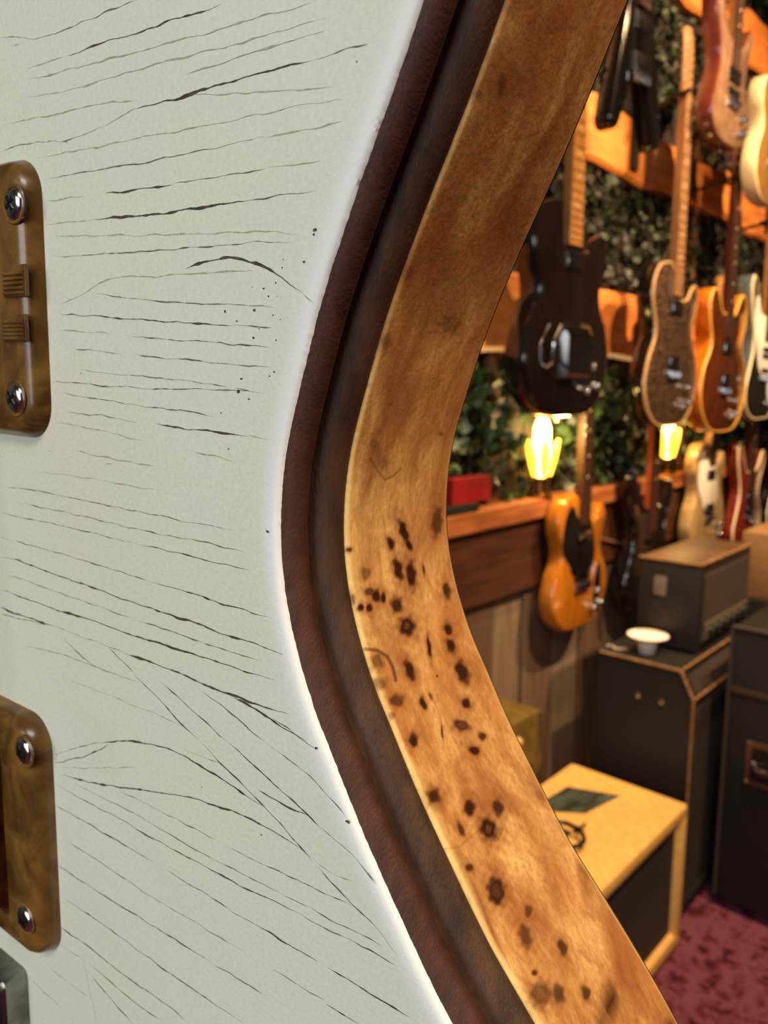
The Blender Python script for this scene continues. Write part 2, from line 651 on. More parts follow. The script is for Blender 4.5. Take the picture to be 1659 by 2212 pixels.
c = mixc(rng_(noise(75, 6, 1.2, (1, 0.55, 1)), 0.34, 0.66), lin((198, 134, 74)), lin((238, 188, 118)))
c = mixc(rng_(noise(38, 4, 2.0, (1, 0.6, 1)), 0.5, 0.7, 0, 0.85), c, lin((146, 82, 44)))
c = mixc(rng_(noise(420, 5, 0.8, (1, 0.35, 1)), 0.4, 0.66, 0, 0.5), c, lin((158, 100, 50)))
c = mixc(rng_(noise(1500, 3, 0.0, (1, 0.5, 1)), 0.35, 0.7, 0, 0.3), c, lin((130, 80, 40)))
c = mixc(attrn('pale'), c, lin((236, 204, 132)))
c = mixc(attrn('halo'), c, lin((140, 78, 36)))
c = mixc(attrn('knot'), c, lin((58, 26, 14)))
c = mixc(attrn('eye'), c, lin((120, 88, 60)))
nt.links.new(c, pb.inputs['Base Color'])
bp = nt.nodes.new('ShaderNodeBump')
bp.inputs['Strength'].default_value = 0.25
bp.inputs['Distance'].default_value = 0.0003
nt.links.new(noise(900, 4), bp.inputs['Height'])
nt.links.new(bp.outputs[0], pb.inputs['Normal'])

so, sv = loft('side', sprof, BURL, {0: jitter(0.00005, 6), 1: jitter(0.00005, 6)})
W3 = GO + sv[:, :1] * GA + sv[:, 1:2] * GV + sv[:, 2:3] * GN
PX = project(W3)
ok = (sv[:, 0] > 0.03) & (sv[:, 1] > -0.125) & (sv[:, 1] < 0.07)
# eyes of the burl: x, y, half width, half height, lean, strength (frame pixels of the photograph)
KNOTS = [(872, 1148, 8, 26, -18, 1), (883, 1176, 6, 14, -25, 1), (844, 1174, 7, 13, -15, 1), (754, 1187, 6, 5, -20, .9), (860, 1230, 9, 25, -12, 1),
         (888, 1242, 10, 30, -6, 1), (944, 1127, 11, 32, 4, .75), (915, 1230, 2, 9, -8, 1), (965, 1275, 8, 17, -8, .9), (790, 1239, 10, 13, 0, .55),
         (800, 1278, 12, 9, 0, .8), (813, 1288, 9, 15, -5, 1), (828, 1291, 5, 13, -5, 1), (780, 1312, 7, 8, 0, 1), (798, 1314, 7, 9, -20, 1), (762, 1295, 5, 13, -15, .7),
         (857, 1308, 12, 18, -8, .95), (879, 1353, 17, 22, 0, 1), (968, 1359, 8, 14, -15, 1), (974, 1395, 9, 17, -20, 1), (927, 1398, 4, 25, -8, 1),
         (885, 1447, 9, 24, -18, 1), (998, 1451, 13, 27, -24, 1), (815, 1428, 13, 18, -10, .6), (820, 1477, 16, 14, 0, .5), (857, 1513, 16, 13, 10, .75),
         (914, 1519, 6, 15, -20, 1), (1007, 1519, 9, 13, -20, 1), (845, 1546, 8, 8, 0, .45), (997, 1567, 17, 13, 15, .9), (1041, 1591, 8, 9, -20, .9),
         (1025, 1621, 11, 10, 20, 1), (893, 1599, 9, 15, 0, 1), (944, 1460, 2, 2, 0, 1), (955, 1582, 2, 15, -6, .9), (930, 1503, 3, 8, -25, .7), (937, 1720, 13, 17, -8, .95),
         (1014, 1745, 11, 17, 0, 1), (1076, 1745, 11, 18, -10, .9), (1055, 1790, 18, 26, -16, 1), (996, 1792, 6, 18, -20, .85), (1014, 1874, 9, 9, 0, .85),
         (1072, 1925, 18, 32, -8, 1), (1141, 1968, 8, 13, 0, .7), (1135, 2023, 12, 26, -14, .75), (1215, 2047, 9, 19, -20, .85), (1155, 2101, 6, 6, 0, .9),
         (1168, 2148, 24, 28, 10, .65), (1207, 2148, 12, 22, -10, .8), (1266, 2145, 9, 15, -15, .85), (1319, 2164, 14, 38, -6, .9), (1300, 2200, 20, 18, 0, .6),
         (1084, 184, 8, 30, 5, .4), (1033, 204, 9, 11, 0, .45), (974, 701, 22, 22, 0, .4), (835, 741, 12, 18, 0, .4), (952, 937, 5, 6, 0, .45), (812, 968, 9, 26, -22, .3), (826, 1000, 12, 14, -15, .3),
         (900, 480, 10, 22, 10, .25), (880, 585, 12, 20, 0, .28)]
for _ in range(26):
    KNOTS.append((rng.uniform(1150, 1800), rng.uniform(2230, 2700), rng.uniform(5, 15), rng.uniform(8, 26), -15, 0.9))
knot = np.zeros(len(sv))
halo = np.zeros(len(sv))
eye = np.zeros(len(sv))
wob = (np.sin(PX[:, 0] * 0.31 + PX[:, 1] * 0.17) + np.sin(PX[:, 0] * 0.13 - PX[:, 1] * 0.27 + 2)) * 0.09
for (kx, ky, rx, ry, lean, st) in KNOTS:
    a = math.radians(lean)
    dx, dy = PX[:, 0] - kx, PX[:, 1] - ky
    rx, ry = rx * 1.18, ry * 1.12
    u = (dx * math.cos(a) + dy * math.sin(a)) / rx
    v = (-dx * math.sin(a) + dy * math.cos(a)) / ry
    r = np.sqrt(u * u + v * v) * (1 + wob)
    s = np.clip((1.2 - r) / 0.7, 0, 1)
    s = s * s * (3 - 2 * s) * st
    s = s * (1 - 0.12 * (np.sin(r * 11 + kx) > 0.2) * (rx > 19))
    knot = np.maximum(knot, s)
    halo = np.maximum(halo, np.clip((2.6 - r) / 1.9, 0, 1) ** 1.6 * 0.7 * st)
    if rx >= 19 and st >= .9:
        eye = np.maximum(eye, np.clip(0.38 - r, 0, 0.3) / 0.3 * 0.32)
# darker grain line curling round the flame at the front edge, and the V-shaped scar higher up
for poly, w, st in (([(788, 1402), (815, 1405), (836, 1418), (848, 1440), (855, 1470)], 4.0, .75), ([(800, 990), (818, 1020), (832, 1036), (850, 1028), (866, 1012)], 3.0, .45),
                    ([(905, 1840), (990, 1830), (1040, 1790)], 2.5, .25), ([(1085, 1790), (1075, 1815), (1040, 1812)], 3.0, .4)):
    d = np.full(len(sv), 1e9)
    for (x0, y0), (x1, y1) in zip(poly[:-1], poly[1:]):
        t = np.clip(((PX[:, 0] - x0) * (x1 - x0) + (PX[:, 1] - y0) * (y1 - y0)) / ((x1 - x0) ** 2 + (y1 - y0) ** 2), 0, 1)
        d = np.minimum(d, np.hypot(PX[:, 0] - x0 - t * (x1 - x0), PX[:, 1] - y0 - t * (y1 - y0)))
    knot = np.maximum(knot, np.clip(1.4 - d / w, 0, 1) * st)
knot[~ok] = 0
halo[~ok] = 0
eye[~ok] = 0
attr(so, 'knot', knot)
attr(so, 'halo', halo)
attr(so, 'eye', eye)
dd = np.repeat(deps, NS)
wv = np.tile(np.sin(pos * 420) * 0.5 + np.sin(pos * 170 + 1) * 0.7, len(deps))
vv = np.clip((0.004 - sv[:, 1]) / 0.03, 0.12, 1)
pale = np.clip(1 - (dd - 10.2) / np.maximum(1.6 + 0.9 * wv, .3), 0, 1) * 0.8 * vv  # front edge lightened for a corner catching light, plus worn finish
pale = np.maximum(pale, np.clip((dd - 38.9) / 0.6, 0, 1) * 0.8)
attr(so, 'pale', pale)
loft('back', [(2.0, 39.95), (1.6, 40.2), (0.9, 40.4), (-1.5, 40.5)], mat('back_wood', (120, 74, 36), (92, 54, 26), 60, rough=0.5, stretch=(3, .5, 1)), None, 'last')

# cracks in the lacquer ------------------------------------------------------
CR_D = mat('crack_dark', (50, 42, 30), (84, 74, 54), 900, rough=0.8)
CR_M = mat('crack_mid', (84, 76, 58), (120, 112, 92), 900, rough=0.8)
CR_F = mat('crack_faint', (150, 146, 126), (176, 173, 156), 900, rough=0.8)
CA, CB, CC, CD = (1.843, 0), (2.212, 500), (2.212, 1000), (1.843, 1550)
CRACKS = [
    (CA, 'm', '0 150 60 145 120 155 200 140 300 100 420 50 545 0'), (CA, 'd', '260 220 335 200 410 168 550 130 715 72 795 48 880 15'), (CA, 'f', '110 270 260 220'), (CA, 'm', '45 188 80 178'),
    (CA, 'f', '120 315 215 295 400 245 640 180 880 115 1100 50 1260 5'), (CA, 'm', '160 303 215 295'), (CA, 'f', '100 390 300 350 590 265 780 215 1040 145 1300 70'),
    (CA, 'f', '740 300 900 245 1100 185 1290 125'), (CA, 'D', '545 432 700 390 870 340 1050 290 1250 238'), (CA, 'm', '1250 238 1340 212 1465 175'), (CA, 'm', '10 600 100 575 190 565 250 560 340 535 420 500'), (CA, 'f', '420 500 480 465 545 432'), (CA, 'm', '250 560 280 578'),
    (CA, 'f', '20 495 140 470 280 440 400 410 550 405'), (CA, 'f', '740 375 880 378 940 375 1190 355 1330 345'), (CA, 'f', '150 630 370 590 570 545 720 520 960 475 1190 425 1360 395'),
    (CA, 'm', '185 712 280 695 400 675 545 652 700 620 850 590 1050 548'), (CA, 'f', '1050 548 1200 518 1360 485'), (CA, 'f', '190 800 340 780'), (CA, 'd', '420 770 540 755 690 735'), (CA, 'm', '690 735 780 720 960 690 1060 672'), (CA, 'f', '1060 672 1280 640'),
    (CA, 'f', '185 895 365 875'), (CA, 'D', '365 875 500 860 680 842 850 815 1000 795'), (CA, 'm', '1000 795 1130 778 1260 760'), (CA, 'f', '190 940 440 940 700 935 1000 925 1190 930'),
    (CA, 'm', '200 1020 440 1010 700 990 1000 970 1180 962'),
    (CB, 'D', '885 180 1000 140 1090 123 1180 140 1300 185 1400 260 1450 296'), (CB, 'm', '1450 296 1500 340'), (CB, 'f', '280 355 400 295 530 222 700 212 850 205 1080 195 1240 180'), (CB, 'm', '460 298 700 325 1000 345 1320 362'),
    (CB, 'd', '285 393 480 408 660 422 860 435 1000 443 1110 452'), (CB, 'm', '1110 452 1300 460'), (CB, 'f', '300 475 530 490'), (CB, 'm', '600 497 850 515 1050 533 1300 553'), (CB, 'm', '355 558 440 570 580 582'), (CB, 'm', '640 592 860 610 1100 635 1290 652'),
    (CB, 'm', '380 658 560 680 700 695 850 710 1050 735 1120 745'), (CB, 'd', '1120 745 1160 755 1195 765'), (CB, 'm', '240 715 400 725 530 740 800 752 1130 762 1270 770'), (CB, 'm', '285 772 440 797 620 825 850 855 1030 878'),
    (CB, 'm', '315 860 500 883 660 912'), (CB, 'd', '745 918 870 938 1060 965 1190 978'), (CB, 'f', '1190 978 1280 992'), (CB, 'f', '270 910 440 945 560 970 700 1005'), (CB, 'f', '360 1050 500 1078 750 1125'), (CB, 'm', '500 1115 515 1107 540 1110'), (CB, 'f', '930 1050 1030 1075 1120 1095'), (CB, 'm', '225 1045 262 1062'),
    (CC, 'f', '150 40 360 65 540 95 770 133'), (CC, 'm', '0 112 140 125 300 160 480 195 660 230 900 282 1030 305 1155 335'), (CC, 'm', '70 185 150 203 330 240 540 290 700 325 900 365 1050 395 1180 430'),
    (CC, 'm', '0 238 90 255 270 295 500 350 660 388'), (CC, 'd', '660 388 860 435 1000 470 1200 517'), (CC, 'd', '75 370 150 395 240 420'), (CC, 'm', '240 420 400 465 560 515 710 565'), (CC, 'd', '710 565 870 610 1050 665 1200 710 1290 742'), (CC, 'f', '0 355 75 370'),
    (CC, 'D', '0 450 65 460 220 517 400 580 600 655 800 720 1000 790 1200 860 1350 915'), (CC, 'm', '20 528 160 575 310 630 450 675 640 745'), (CC, 'm', '640 745 830 805 1000 870 1250 945'),
    (CC, 'D', '0 603 200 675 400 740 540 790 700 845 900 905 1080 965 1200 1000 1315 1035'), (CC, 'D', '0 690 100 730 260 780'), (CC, 'm', '260 780 400 830 580 900'), (CC, 'D', '580 900 640 925 800 980 950 1045 1100 1105 1200 1140 1380 1205'), (CC, 'm', '0 720 100 745 200 770'),
    (CC, 'D', '1100 1110 1200 1165 1300 1230 1465 1327'), (CD, 'm', '1085 0 1180 70 1270 130'), (CC, 'm', '300 820 340 875 400 930 460 970 530 1002'),
    (CC, 'm', '520 880 590 950 640 1008'), (CC, 'd', '640 1008 680 1050 780 1150 880 1260 950 1327'), (CD, 'd', '795 96 850 150 960 260 1050 355 1150 460 1250 580'), (CD, 'm', '1250 580 1350 690 1480 820 1560 915 1585 945'),
    (CC, 'f', '750 1030 800 1075'), (CC, 'd', '790 1062 900 1165 1000 1250 1080 1327'), (CD, 'd', '900 88 930 115 1050 225 1190 350 1280 440'), (CD, 'm', '1280 440 1400 545 1500 660'),
    (CC, 'm', '960 1090 1100 1190 1200 1280 1265 1327'), (CD, 'm', '1055 97 1180 190 1290 290 1390 410'), (CC, 'f', '120 870 300 915 500 990 680 1050'), (CC, 'f', '300 1030 520 1110 720 1190 870 1255'),
    (CD, 'm', '220 145 330 115 400 98'), (CD, 'D', '400 98 470 93 560 100 680 130 790 185 900 255 1000 325 1055 358'), (CD, 'D', '215 180 290 165 370 140 435 108'),
    (CD, 'D', '240 228 350 255 500 278 620 295 750 318 870 355 1000 405 1100 460 1190 515 1260 575'), (CD, 'f', '1260 575 1330 625 1400 655'), (CD, 'm', '280 240 310 270 420 325 560 395 700 480 850 560 1000 640 1130 705'), (CD, 'd', '1130 705 1180 730 1230 755'), (CD, 'm', '1230 755 1350 820 1520 905'),
    (CD, 'm', '470 290 600 355 720 415 860 490'), (CD, 'm', '900 510 1000 560 1150 630 1280 695 1405 752'), (CD, 'd', '220 265 300 310 460 395 600 475 780 575 950 665 1100 735 1200 785'), (CD, 'm', '1200 785 1260 820 1400 890 1580 985'),
    (CD, 'd', '220 350 330 410 450 480 620 580'), (CD, 'm', '650 600 760 665 850 720 910 760'), (CD, 'D', '845 720 910 760'), (CD, 'm', '910 762 1020 825'), (CD, 'D', '1020 825 1100 875 1200 930 1265 972'), (CD, 'd', '1305 995 1400 1055 1520 1125 1625 1190'),
    (CD, 'm', '240 478 350 545 450 610 560 685 700 770 850 860 1000 950'), (CD, 'd', '220 580 330 655 450 730 600 825 730 905 850 980'), (CD, 'm', '850 980 960 1045 1050 1105'), (CD, 'd', '240 710 370 795 500 890 640 990 780 1090 900 1170 970 1220'),
    (CD, 'd', '220 820 330 895 450 990 570 1080 700 1170 750 1220'), (CD, 'f', '220 890 330 965'), (CD, 'd', '360 1025 450 1130 530 1220'), (CD, 'f', '200 1000 350 1110'), (CD, 'f', '120 1040 250 1160'), (CD, 'f', '330 945 345 1030 370 1140 385 1220'), (CD, 'm', '360 985 450 1060 560 1150 660 1220'),
    (CD, 'm', '1085 1003 1180 1060 1290 1125'), (CD, 'd', '1300 1140 1380 1190 1430 1220'), (CD, 'd', '1030 290 1130 345 1230 395'), (CD, 'f', '730 130 830 165 885 185'), (CD, 'f', '230 195 400 200 540 197'), (CD, 'f', '520 1150 560 1200'),
]
WID = {'D': 0.000125, 'd': 0.000085, 'm': 0.00006, 'f': 0.00007}
for (sc, oy), style, txt in CRACKS:
    q = np.array(list(map(float, txt.split()))).reshape(-1, 2) / sc
    q[:, 1] += oy
    L = np.array([on_face(a, b) for a, b in q])
    if len(L) > 2:
        P = np.concatenate([[2 * L[0] - L[1]], L, [2 * L[-1] - L[-2]]])
        pts = []
        for i in range(1, len(P) - 2):
            t = np.linspace(0, 1, 24, endpoint=False)[:, None]
            p0, p1, p2, p3 = P[i - 1], P[i], P[i + 1], P[i + 2]
            pts.append(0.5 * (2 * p1 + (p2 - p0) * t + (2 * p0 - 5 * p1 + 4 * p2 - p3) * t ** 2 + (3 * p1 - p0 - 3 * p2 + p3) * t ** 3))
        L = np.concatenate(pts + [L[-1:]])
    s = np.concatenate([[0], np.cumsum(np.linalg.norm(np.diff(L, axis=0), axis=1))])
    n = max(6, int(s[-1] / 0.00035))
    t = np.linspace(0, s[-1], n)
    L = np.stack([np.interp(t, s, L[:, 0]), np.interp(t, s, L[:, 1])], -1)
    T = np.gradient(L, axis=0)
    T /= np.linalg.norm(T, axis=1)[:, None] + 1e-12
    Nn = np.stack([-T[:, 1], T[:, 0]], -1)

    def nz(k):
        z = rng.normal(0, 1, n + 40)
        for _ in range(k):
            z = np.convolve(z, [1 / 3] * 3, 'same')
        return (z / (z.std() + 1e-9))[20:20 + n]
    L = L + Nn * (nz(14) * 0.00007 + nz(2) * 0.000025)[:, None]
    w = WID[style] * np.clip(0.8 + 0.42 * nz(9) + 0.3 * nz(1), 0.3, 2.2)
    if style in 'Dd':
        w = np.maximum(w, WID[style] * 0.5)
    taper = np.clip(np.minimum(np.arange(n), n - 1 - np.arange(n)) / max(3, n * 0.12), 0.1, 1)
    w = w * taper
    hgt = 0.00003
    vs = np.concatenate([np.c_[L - Nn * w[:, None], np.full(n, hgt)], np.c_[L + Nn * w[:, None], np.full(n, hgt)]])
    fs = [(i, i + 1, n + i + 1, n + i) for i in range(n - 1)]
    mesh_from('lacquer_crack', vs, fs, {'D': CR_D, 'd': CR_D, 'm': CR_M, 'f': CR_F}[style], GUITAR, False)
# little chips in the lacquer
g = Geo()
CH = [(596, 611, 2), (545, 620, 1), (570, 623, 2), (486, 673, 3), (550, 670, 3), (590, 681, 1.5), (512, 694, 2), (548, 729, 2.5), (560, 710, 1.5), (597, 735, 2), (580, 640, 1.5), (600, 640, 1), (592, 803, 2), (582, 812, 1.5), (522, 818, 2.5), (516, 846, 4),
      (538, 862, 2), (657, 566, 2.5), (681, 497, 3.5), (678, 506, 2), (610, 578, 1.5), (577, 1147, 3), (107, 791, 3), (175, 806, 1.5), (564, 1803, 2), (771, 133, 1.5), (436, 1700, 1.5), (494, 970, 2), (751, 1775, 4), (683, 1616, 2.5), (478, 892, 1.5), (612, 560, 1.2), (605, 690, 1.2)]
for (a, b, r) in CH:
    c0 = on_face(a, b)
    m = 7
    rr = [r / 15000.0 * random.uniform(0.5, 1.3) for _ in range(m)]
    vs = [(c0[0] + rr[i] * math.cos(6.283 * i / m) * 1.4, c0[1] + rr[i] * math.sin(6.283 * i / m), 0.00004) for i in range(m)]
    g.add(vs, [tuple(range(m))])
tag(g.obj('lacquer_chips', CR_D, GUITAR), kind='stuff')

# pickup rings ---------------------------------------------------------------
AMBER = bpy.data.materials.new('amber_plastic')
AMBER.use_nodes = True
nt = AMBER.node_tree
pb = nt.nodes['Principled BSDF']
pb.inputs['Roughness'].default_value = 0.3
pb.inputs['Coat Weight'].default_value = 0.22
pb.inputs['Coat Roughness'].default_value = 0.05
tc = nt.nodes.new('ShaderNodeTexCoord')
c = mixc(rng_(noise(110, 3, 1.4, (1, 0.8, 1)), 0.34, 0.66), lin((78, 50, 20)), lin((128, 92, 38)))
c = mixc(rng_(noise(260, 2, 0.6), 0.56, 0.75, 0, 0.35), c, lin((140, 108, 54)))
nt.links.new(c, pb.inputs['Base Color'])
GOLDP = mat('dull_gold_cover', (150, 118, 58), (104, 76, 34), 220, rough=0.3, metal=1.0)


def rrect(x0, x1, y0, y1, r, n=10):
    out = []
    for cx_, cy_, a0 in ((x1 - r, y1 - r, 0), (x0 + r, y1 - r, 90), (x0 + r, y0 + r, 180), (x1 - r, y0 + r, 270)):
        for i in range(n):
            a = math.radians(a0 + 90 * i / (n - 1))
            out.append((cx_ + r * math.cos(a), cy_ + r * math.sin(a)))
    return out


def loops_mesh(name, loops, material, parent, close=False, capl=False, auto=40):
    n = len(loops[0])
    V = [p for l in loops for p in l]
    F = []
    m = len(loops)
    for q in range(m if close else m - 1):
        a = q * n
        b = ((q + 1) % m) * n
        for i in range(n):
            j = (i + 1) % n
            F.append((a + i, a + j, b + j, b + i))
    if capl:
        F.append(tuple((m - 1) * n + i for i in range(n)))
    return mesh_from(name, V, F, material, parent, True, auto)


def mm(l, h):
    return [(a / 1000, b / 1000, h / 1000) for a, b in l]


def ring(x1, yt, yb, h, screws, label):
    x0 = x1 - 91
    R = 6.0
    lo = [mm(rrect(x0, x1, yb, yt, R), 0.0), mm(rrect(x0 + .25, x1 - .25, yb + .25, yt - .25, R - .2), h - 2.6), mm(rrect(x0 + .7, x1 - .7, yb + .7, yt - .7, R - .5), h - 1.3),
          mm(rrect(x0 + 1.6, x1 - 1.6, yb + 1.4, yt - 1.4, R - 1.2), h - .45), mm(rrect(x0 + 3, x1 - 3, yb + 2.4, yt - 2.4, R - 2.4), h),
          mm(rrect(x0 + 11.2, x1 - 11.2, yb + 5.0, yt - 5.0, 3), h), mm(rrect(x0 + 11.8, x1 - 11.8, yb + 5.5, yt - 5.5, 2.5), h - .5), mm(rrect(x0 + 12, x1 - 12, yb + 5.7, yt - 5.7, 2.4), 0.1)]
    o = loops_mesh('pickup_ring', lo, AMBER, GUITAR)
    o['label'] = label
    for (sx, sy) in screws:
        g = Geo().lathe([(2.45, -0.4), (2.45, 0.15), (2.25, 0.42), (1.6, 0.68), (0.7, 0.8), (0.05, 0.82)], 24)
        s = Geo()
        s.add([(a / 1000 + sx, b / 1000 + sy, c / 1000 + h / 1000) for a, b, c in g.v], g.f)
        so_ = s.obj('screw', CHROME, o, True)
        s = Geo()
        for q in (0.6, 0.6 + math.pi / 2):
            ca, sa = math.cos(q), math.sin(q)
            pts = [(u * ca - w_ * sa, u * sa + w_ * ca) for u, w_ in ((-1.25, -.28), (1.25, -.28), (1.25, .28), (-1.25, .28))]
            s.add([(a / 1000 + sx, b / 1000 + sy, (h + 0.5) / 1000) for a, b in pts] + [(a / 1000 + sx, b / 1000 + sy, (h + 0.9) / 1000) for a, b in pts], [(0, 1, 2, 3), (4, 5, 6, 7), (0, 1, 5, 4), (1, 2, 6, 5), (2, 3, 7, 6), (3, 0, 4, 7)])
        s.obj('screw_slot', BLACKP, so_)
        # countersunk well around the head
        w = Geo().lathe([(2.5, 0.02), (2.7, 0.16), (3.0, 0.2), (3.2, 0.02)], 24)
        Geo().add([(a / 1000 + sx, b / 1000 + sy, (c + h) / 1000) for a, b, c in w.v], w.f[:-2]).obj('screw_well', AMBER, o, True)
    # pickup inside the ring
    pk = loops_mesh('pickup_cover', [mm(rrect(x0 + 12.6, x1 - 12.6, yb + 6.2, yt - 6.2, 3), 0.2), mm(rrect(x0 + 12.6, x1 - 12.6, yb + 6.2, yt - 6.2, 3), h - .2),
                                     mm(rrect(x0 + 13.2, x1 - 13.2, yb + 6.8, yt - 6.8, 2.6), h + .6), mm(rrect(x0 + 14, x1 - 14, yb + 7.6, yt - 7.6, 2), h + .7)], GOLDP, GUITAR, capl=True)
    for i in range(6):
        px_ = x0 + 45.5 + (i - 2.5) * 10
        g = Geo().lathe([(2.2, 0), (2.2, 0.5), (1.8, 0.8), (0.05, 0.8)], 16)
        Geo().add([(a / 1000 + px_ / 1000, b / 1000 + (yt - 14) / 1000, (c + h + .7) / 1000) for a, b, c in g.v], g.f).obj('pole_screw', NICKEL, pk, True)
    return o


h1, h2 = 3.2, 4.0
r1 = ring(0.6, 22.2, -22.6, h1, [on_face(30, 440, .0032), on_face(33, 860, .0032)], 'amber plastic pickup ring with two ribbed tabs')
yb2 = on_face(80, 2062, .0032)[1] * 1000 - 1.5
r2 = ring(-4.0, -74.0, yb2, h2, [on_face(52, 1622, .004), on_face(55, 1985, .004)], 'amber plastic pickup ring beside the bridge')
print('RING2', yb2, [on_face(52, 1622, .004), on_face(55, 1985, .004)])
# ribbed tabs moulded in the first ring
for (ya, yb_) in ((575, 640), (680, 738)):
    a = on_face(8, ya, .0032)
    b = on_face(62, yb_, .0032)
    t = Geo().box(a[0], b[0], b[1], a[1], 0.0030, 0.0036, 0.0002).obj('ribbed_tab', AMBER, r1)
    for i in range(5):
        y = b[1] + (a[1] - b[1]) * (0.12 + i * 0.15)
        Geo().tube([(a[0] + 0.0006, y, 0.0037), (b[0] - 0.0004, y, 0.0037)], 0.00034, 6).obj('rib', AMBER, t, True)
# bridge
bx, by = on_face(60, 2150)[0] * 1000, on_face(50, 2092)[1] * 1000
br = loops_mesh('bridge', [mm(rrect(bx - 95, bx + .4, by - 26, by + .4, 1.6), 0.1), mm(rrect(bx - 95, bx + .4, by - 26, by + .4, 1.6), 4.6), mm(rrect(bx - 94.2, bx - .4, by - 25.2, by - .4, 1.2), 5.4), mm(rrect(bx - 92, bx - 3.2, by - 23, by - 3.2, 1), 5.4),
                           mm(rrect(bx - 92.5, bx - 3.6, by - 23.5, by - 3.6, 1), 4.2)], NICKEL, GUITAR, capl=True)
for i in range(6):
    xx = (bx - 16 - i * 11.5) / 1000
    sd = Geo().box(xx - .004, xx + .004, (by - 20) / 1000, (by - 6) / 1000, .0042, .0095, .0006).obj('saddle', NICKEL, br)
    Geo().tube([(xx, (by - 6) / 1000, .0068), (xx, (by - 3.6) / 1000, .0068)], .0014, 12).obj('saddle_screw', CHROME, sd, True)
gx = (bx - 8) / 1000
Geo().lathe([(2.6e-3, 0), (2.6e-3, 1.6e-3), (2.0e-3, 2.2e-3), (1e-5, 2.3e-3)], 20, Matrix.Translation((gx, (by - 12) / 1000, .0042))).obj('bridge_post', CHROME, br, True)
# neck, fretboard, strings (run up out of the frame)
Geo().box(-.073, -.019, .118, .60, -.022, .002, .006).obj('neck', MAHOG, GUITAR, True)
Geo().box(-.074, -.018, .030, .60, .0022, .0075, .0008).obj('fretboard', ROSEWOOD, GUITAR)
for i in range(6):
    xx = -.046 + (i - 2.5) * .0104
    Geo().tube([(xx, (by - 10) / 1000, .0125), (xx, .60, .0105)], .00035, 6).obj('string', STRING, GUITAR, True)
hs = [(-.073, .60), (-.019, .60), (-.006, .66), (-.012, .76), (-.046, .775), (-.080, .76), (-.086, .66)]
Geo().add([(a, b, -.012) for a, b in hs] + [(a, b, .002) for a, b in hs], [tuple(range(6, -1, -1)), tuple(range(7, 14))] + [(i, (i + 1) % 7, 7 + (i + 1) % 7, 7 + i) for i in range(7)]).obj('headstock', MAHOG, GUITAR)
# the floor stand that carries it
sp = GM @ Vector((mid / 1000, -0.293, -0.02))
st = empty('guitar_stand', (sp.x, sp.y, 0), 'black tripod stand carrying the white crackled guitar', 'stand')
Geo().tube([(0, 0, .25), (0, 0, sp.z - .03)], .012, 12).obj('pole', BLACKP, st, True)
dv = Vector(GA)
nv = Vector(GN)
for q in range(3):
    a = 2.1 * q + 0.4
    Geo().tube([(0, 0, .40), (.30 * math.cos(a), .30 * math.sin(a), .012)], .01, 10).obj('leg', BLACKP, st, True)
for s_ in (-1, 1):
    b0 = Vector((0, 0, sp.z - .03))
    p1 = b0 + dv * (.07 * s_) - nv * .03
    p1.z = sp.z - .008
    p2 = p1 + nv * .07
    p3 = p2 + Vector((0, 0, .03))
    Geo().tube([b0, p1, p2, p3], .008, 10).obj('cradle_arm', BLACKP, st, True)

# ------------------------------------------------------------------ guitars on the wall
OUTL = {
    # half outlines would be symmetric; these are full outlines (x, z) in metres, z = 0 at the bottom of the body
    'double': [(0, 0), (.07, .004), (.125, .03), (.158, .085), (.152, .14), (.122, .19), (.112, .23), (.125, .275), (.148, .32), (.158, .365), (.140, .392), (.112, .375), (.085, .335), (.055, .318), (.03, .318),
               (-.03, .318), (-.055, .325), (-.085, .36), (-.115, .415), (-.145, .44), (-.163, .42), (-.158, .365), (-.138, .31), (-.118, .26), (-.118, .215), (-.138, .165), (-.165, .10), (-.158, .05), (-.12, .015), (-.06, .0)],
    'single': [(0, 0), (.08, .005), (.135, .04), (.163, .10), (.152, .165), (.122, .215), (.115, .25), (.128, .29), (.140, .33), (.122, .362), (.095, .352), (.07, .325), (.045, .32), (.028, .322),
               (-.028, .395), (-.06, .402), (-.105, .39), (-.135, .35), (-.138, .305), (-.118, .255), (-.118, .215), (-.148, .165), (-.163, .10), (-.135, .04), (-.08, .005)],
    'semi': [(0, 0), (.10, .008), (.165, .05), (.198, .12), (.185, .195), (.145, .25), (.135, .285), (.155, .335), (.165, .39), (.145, .43), (.11, .435), (.08, .405), (.055, .375), (.03, .37),
             (-.03, .37), (-.055, .375), (-.08, .405), (-.11, .435), (-.145, .43), (-.165, .39), (-.155, .335), (-.135, .285), (-.145, .25), (-.185, .195), (-.198, .12), (-.165, .05), (-.10, .008)],
    'vee': [(0, .20), (.03, .15), (.075, .05), (.10, .0), (.125, -.008), (.142, .01), (.135, .05), (.10, .18), (.07, .29), (.045, .36), (.03, .375),
            (-.03, .375), (-.045, .36), (-.07, .29), (-.10, .18), (-.135, .05), (-.142, .01), (-.125, -.008), (-.10, .0), (-.075, .05), (-.03, .15)],
}


def inset(P, d):
    t = np.roll(P, -1, 0) - np.roll(P, 1, 0)
    t /= np.linalg.norm(t, axis=1)[:, None] + 1e-12
    n = np.stack([t[:, 1], -t[:, 0]], -1)
    a = np.sum(P[:, 0] * np.roll(P[:, 1], -1) - P[:, 1] * np.roll(P[:, 0], -1))
    return P - n * d * (1 if a > 0 else -1)


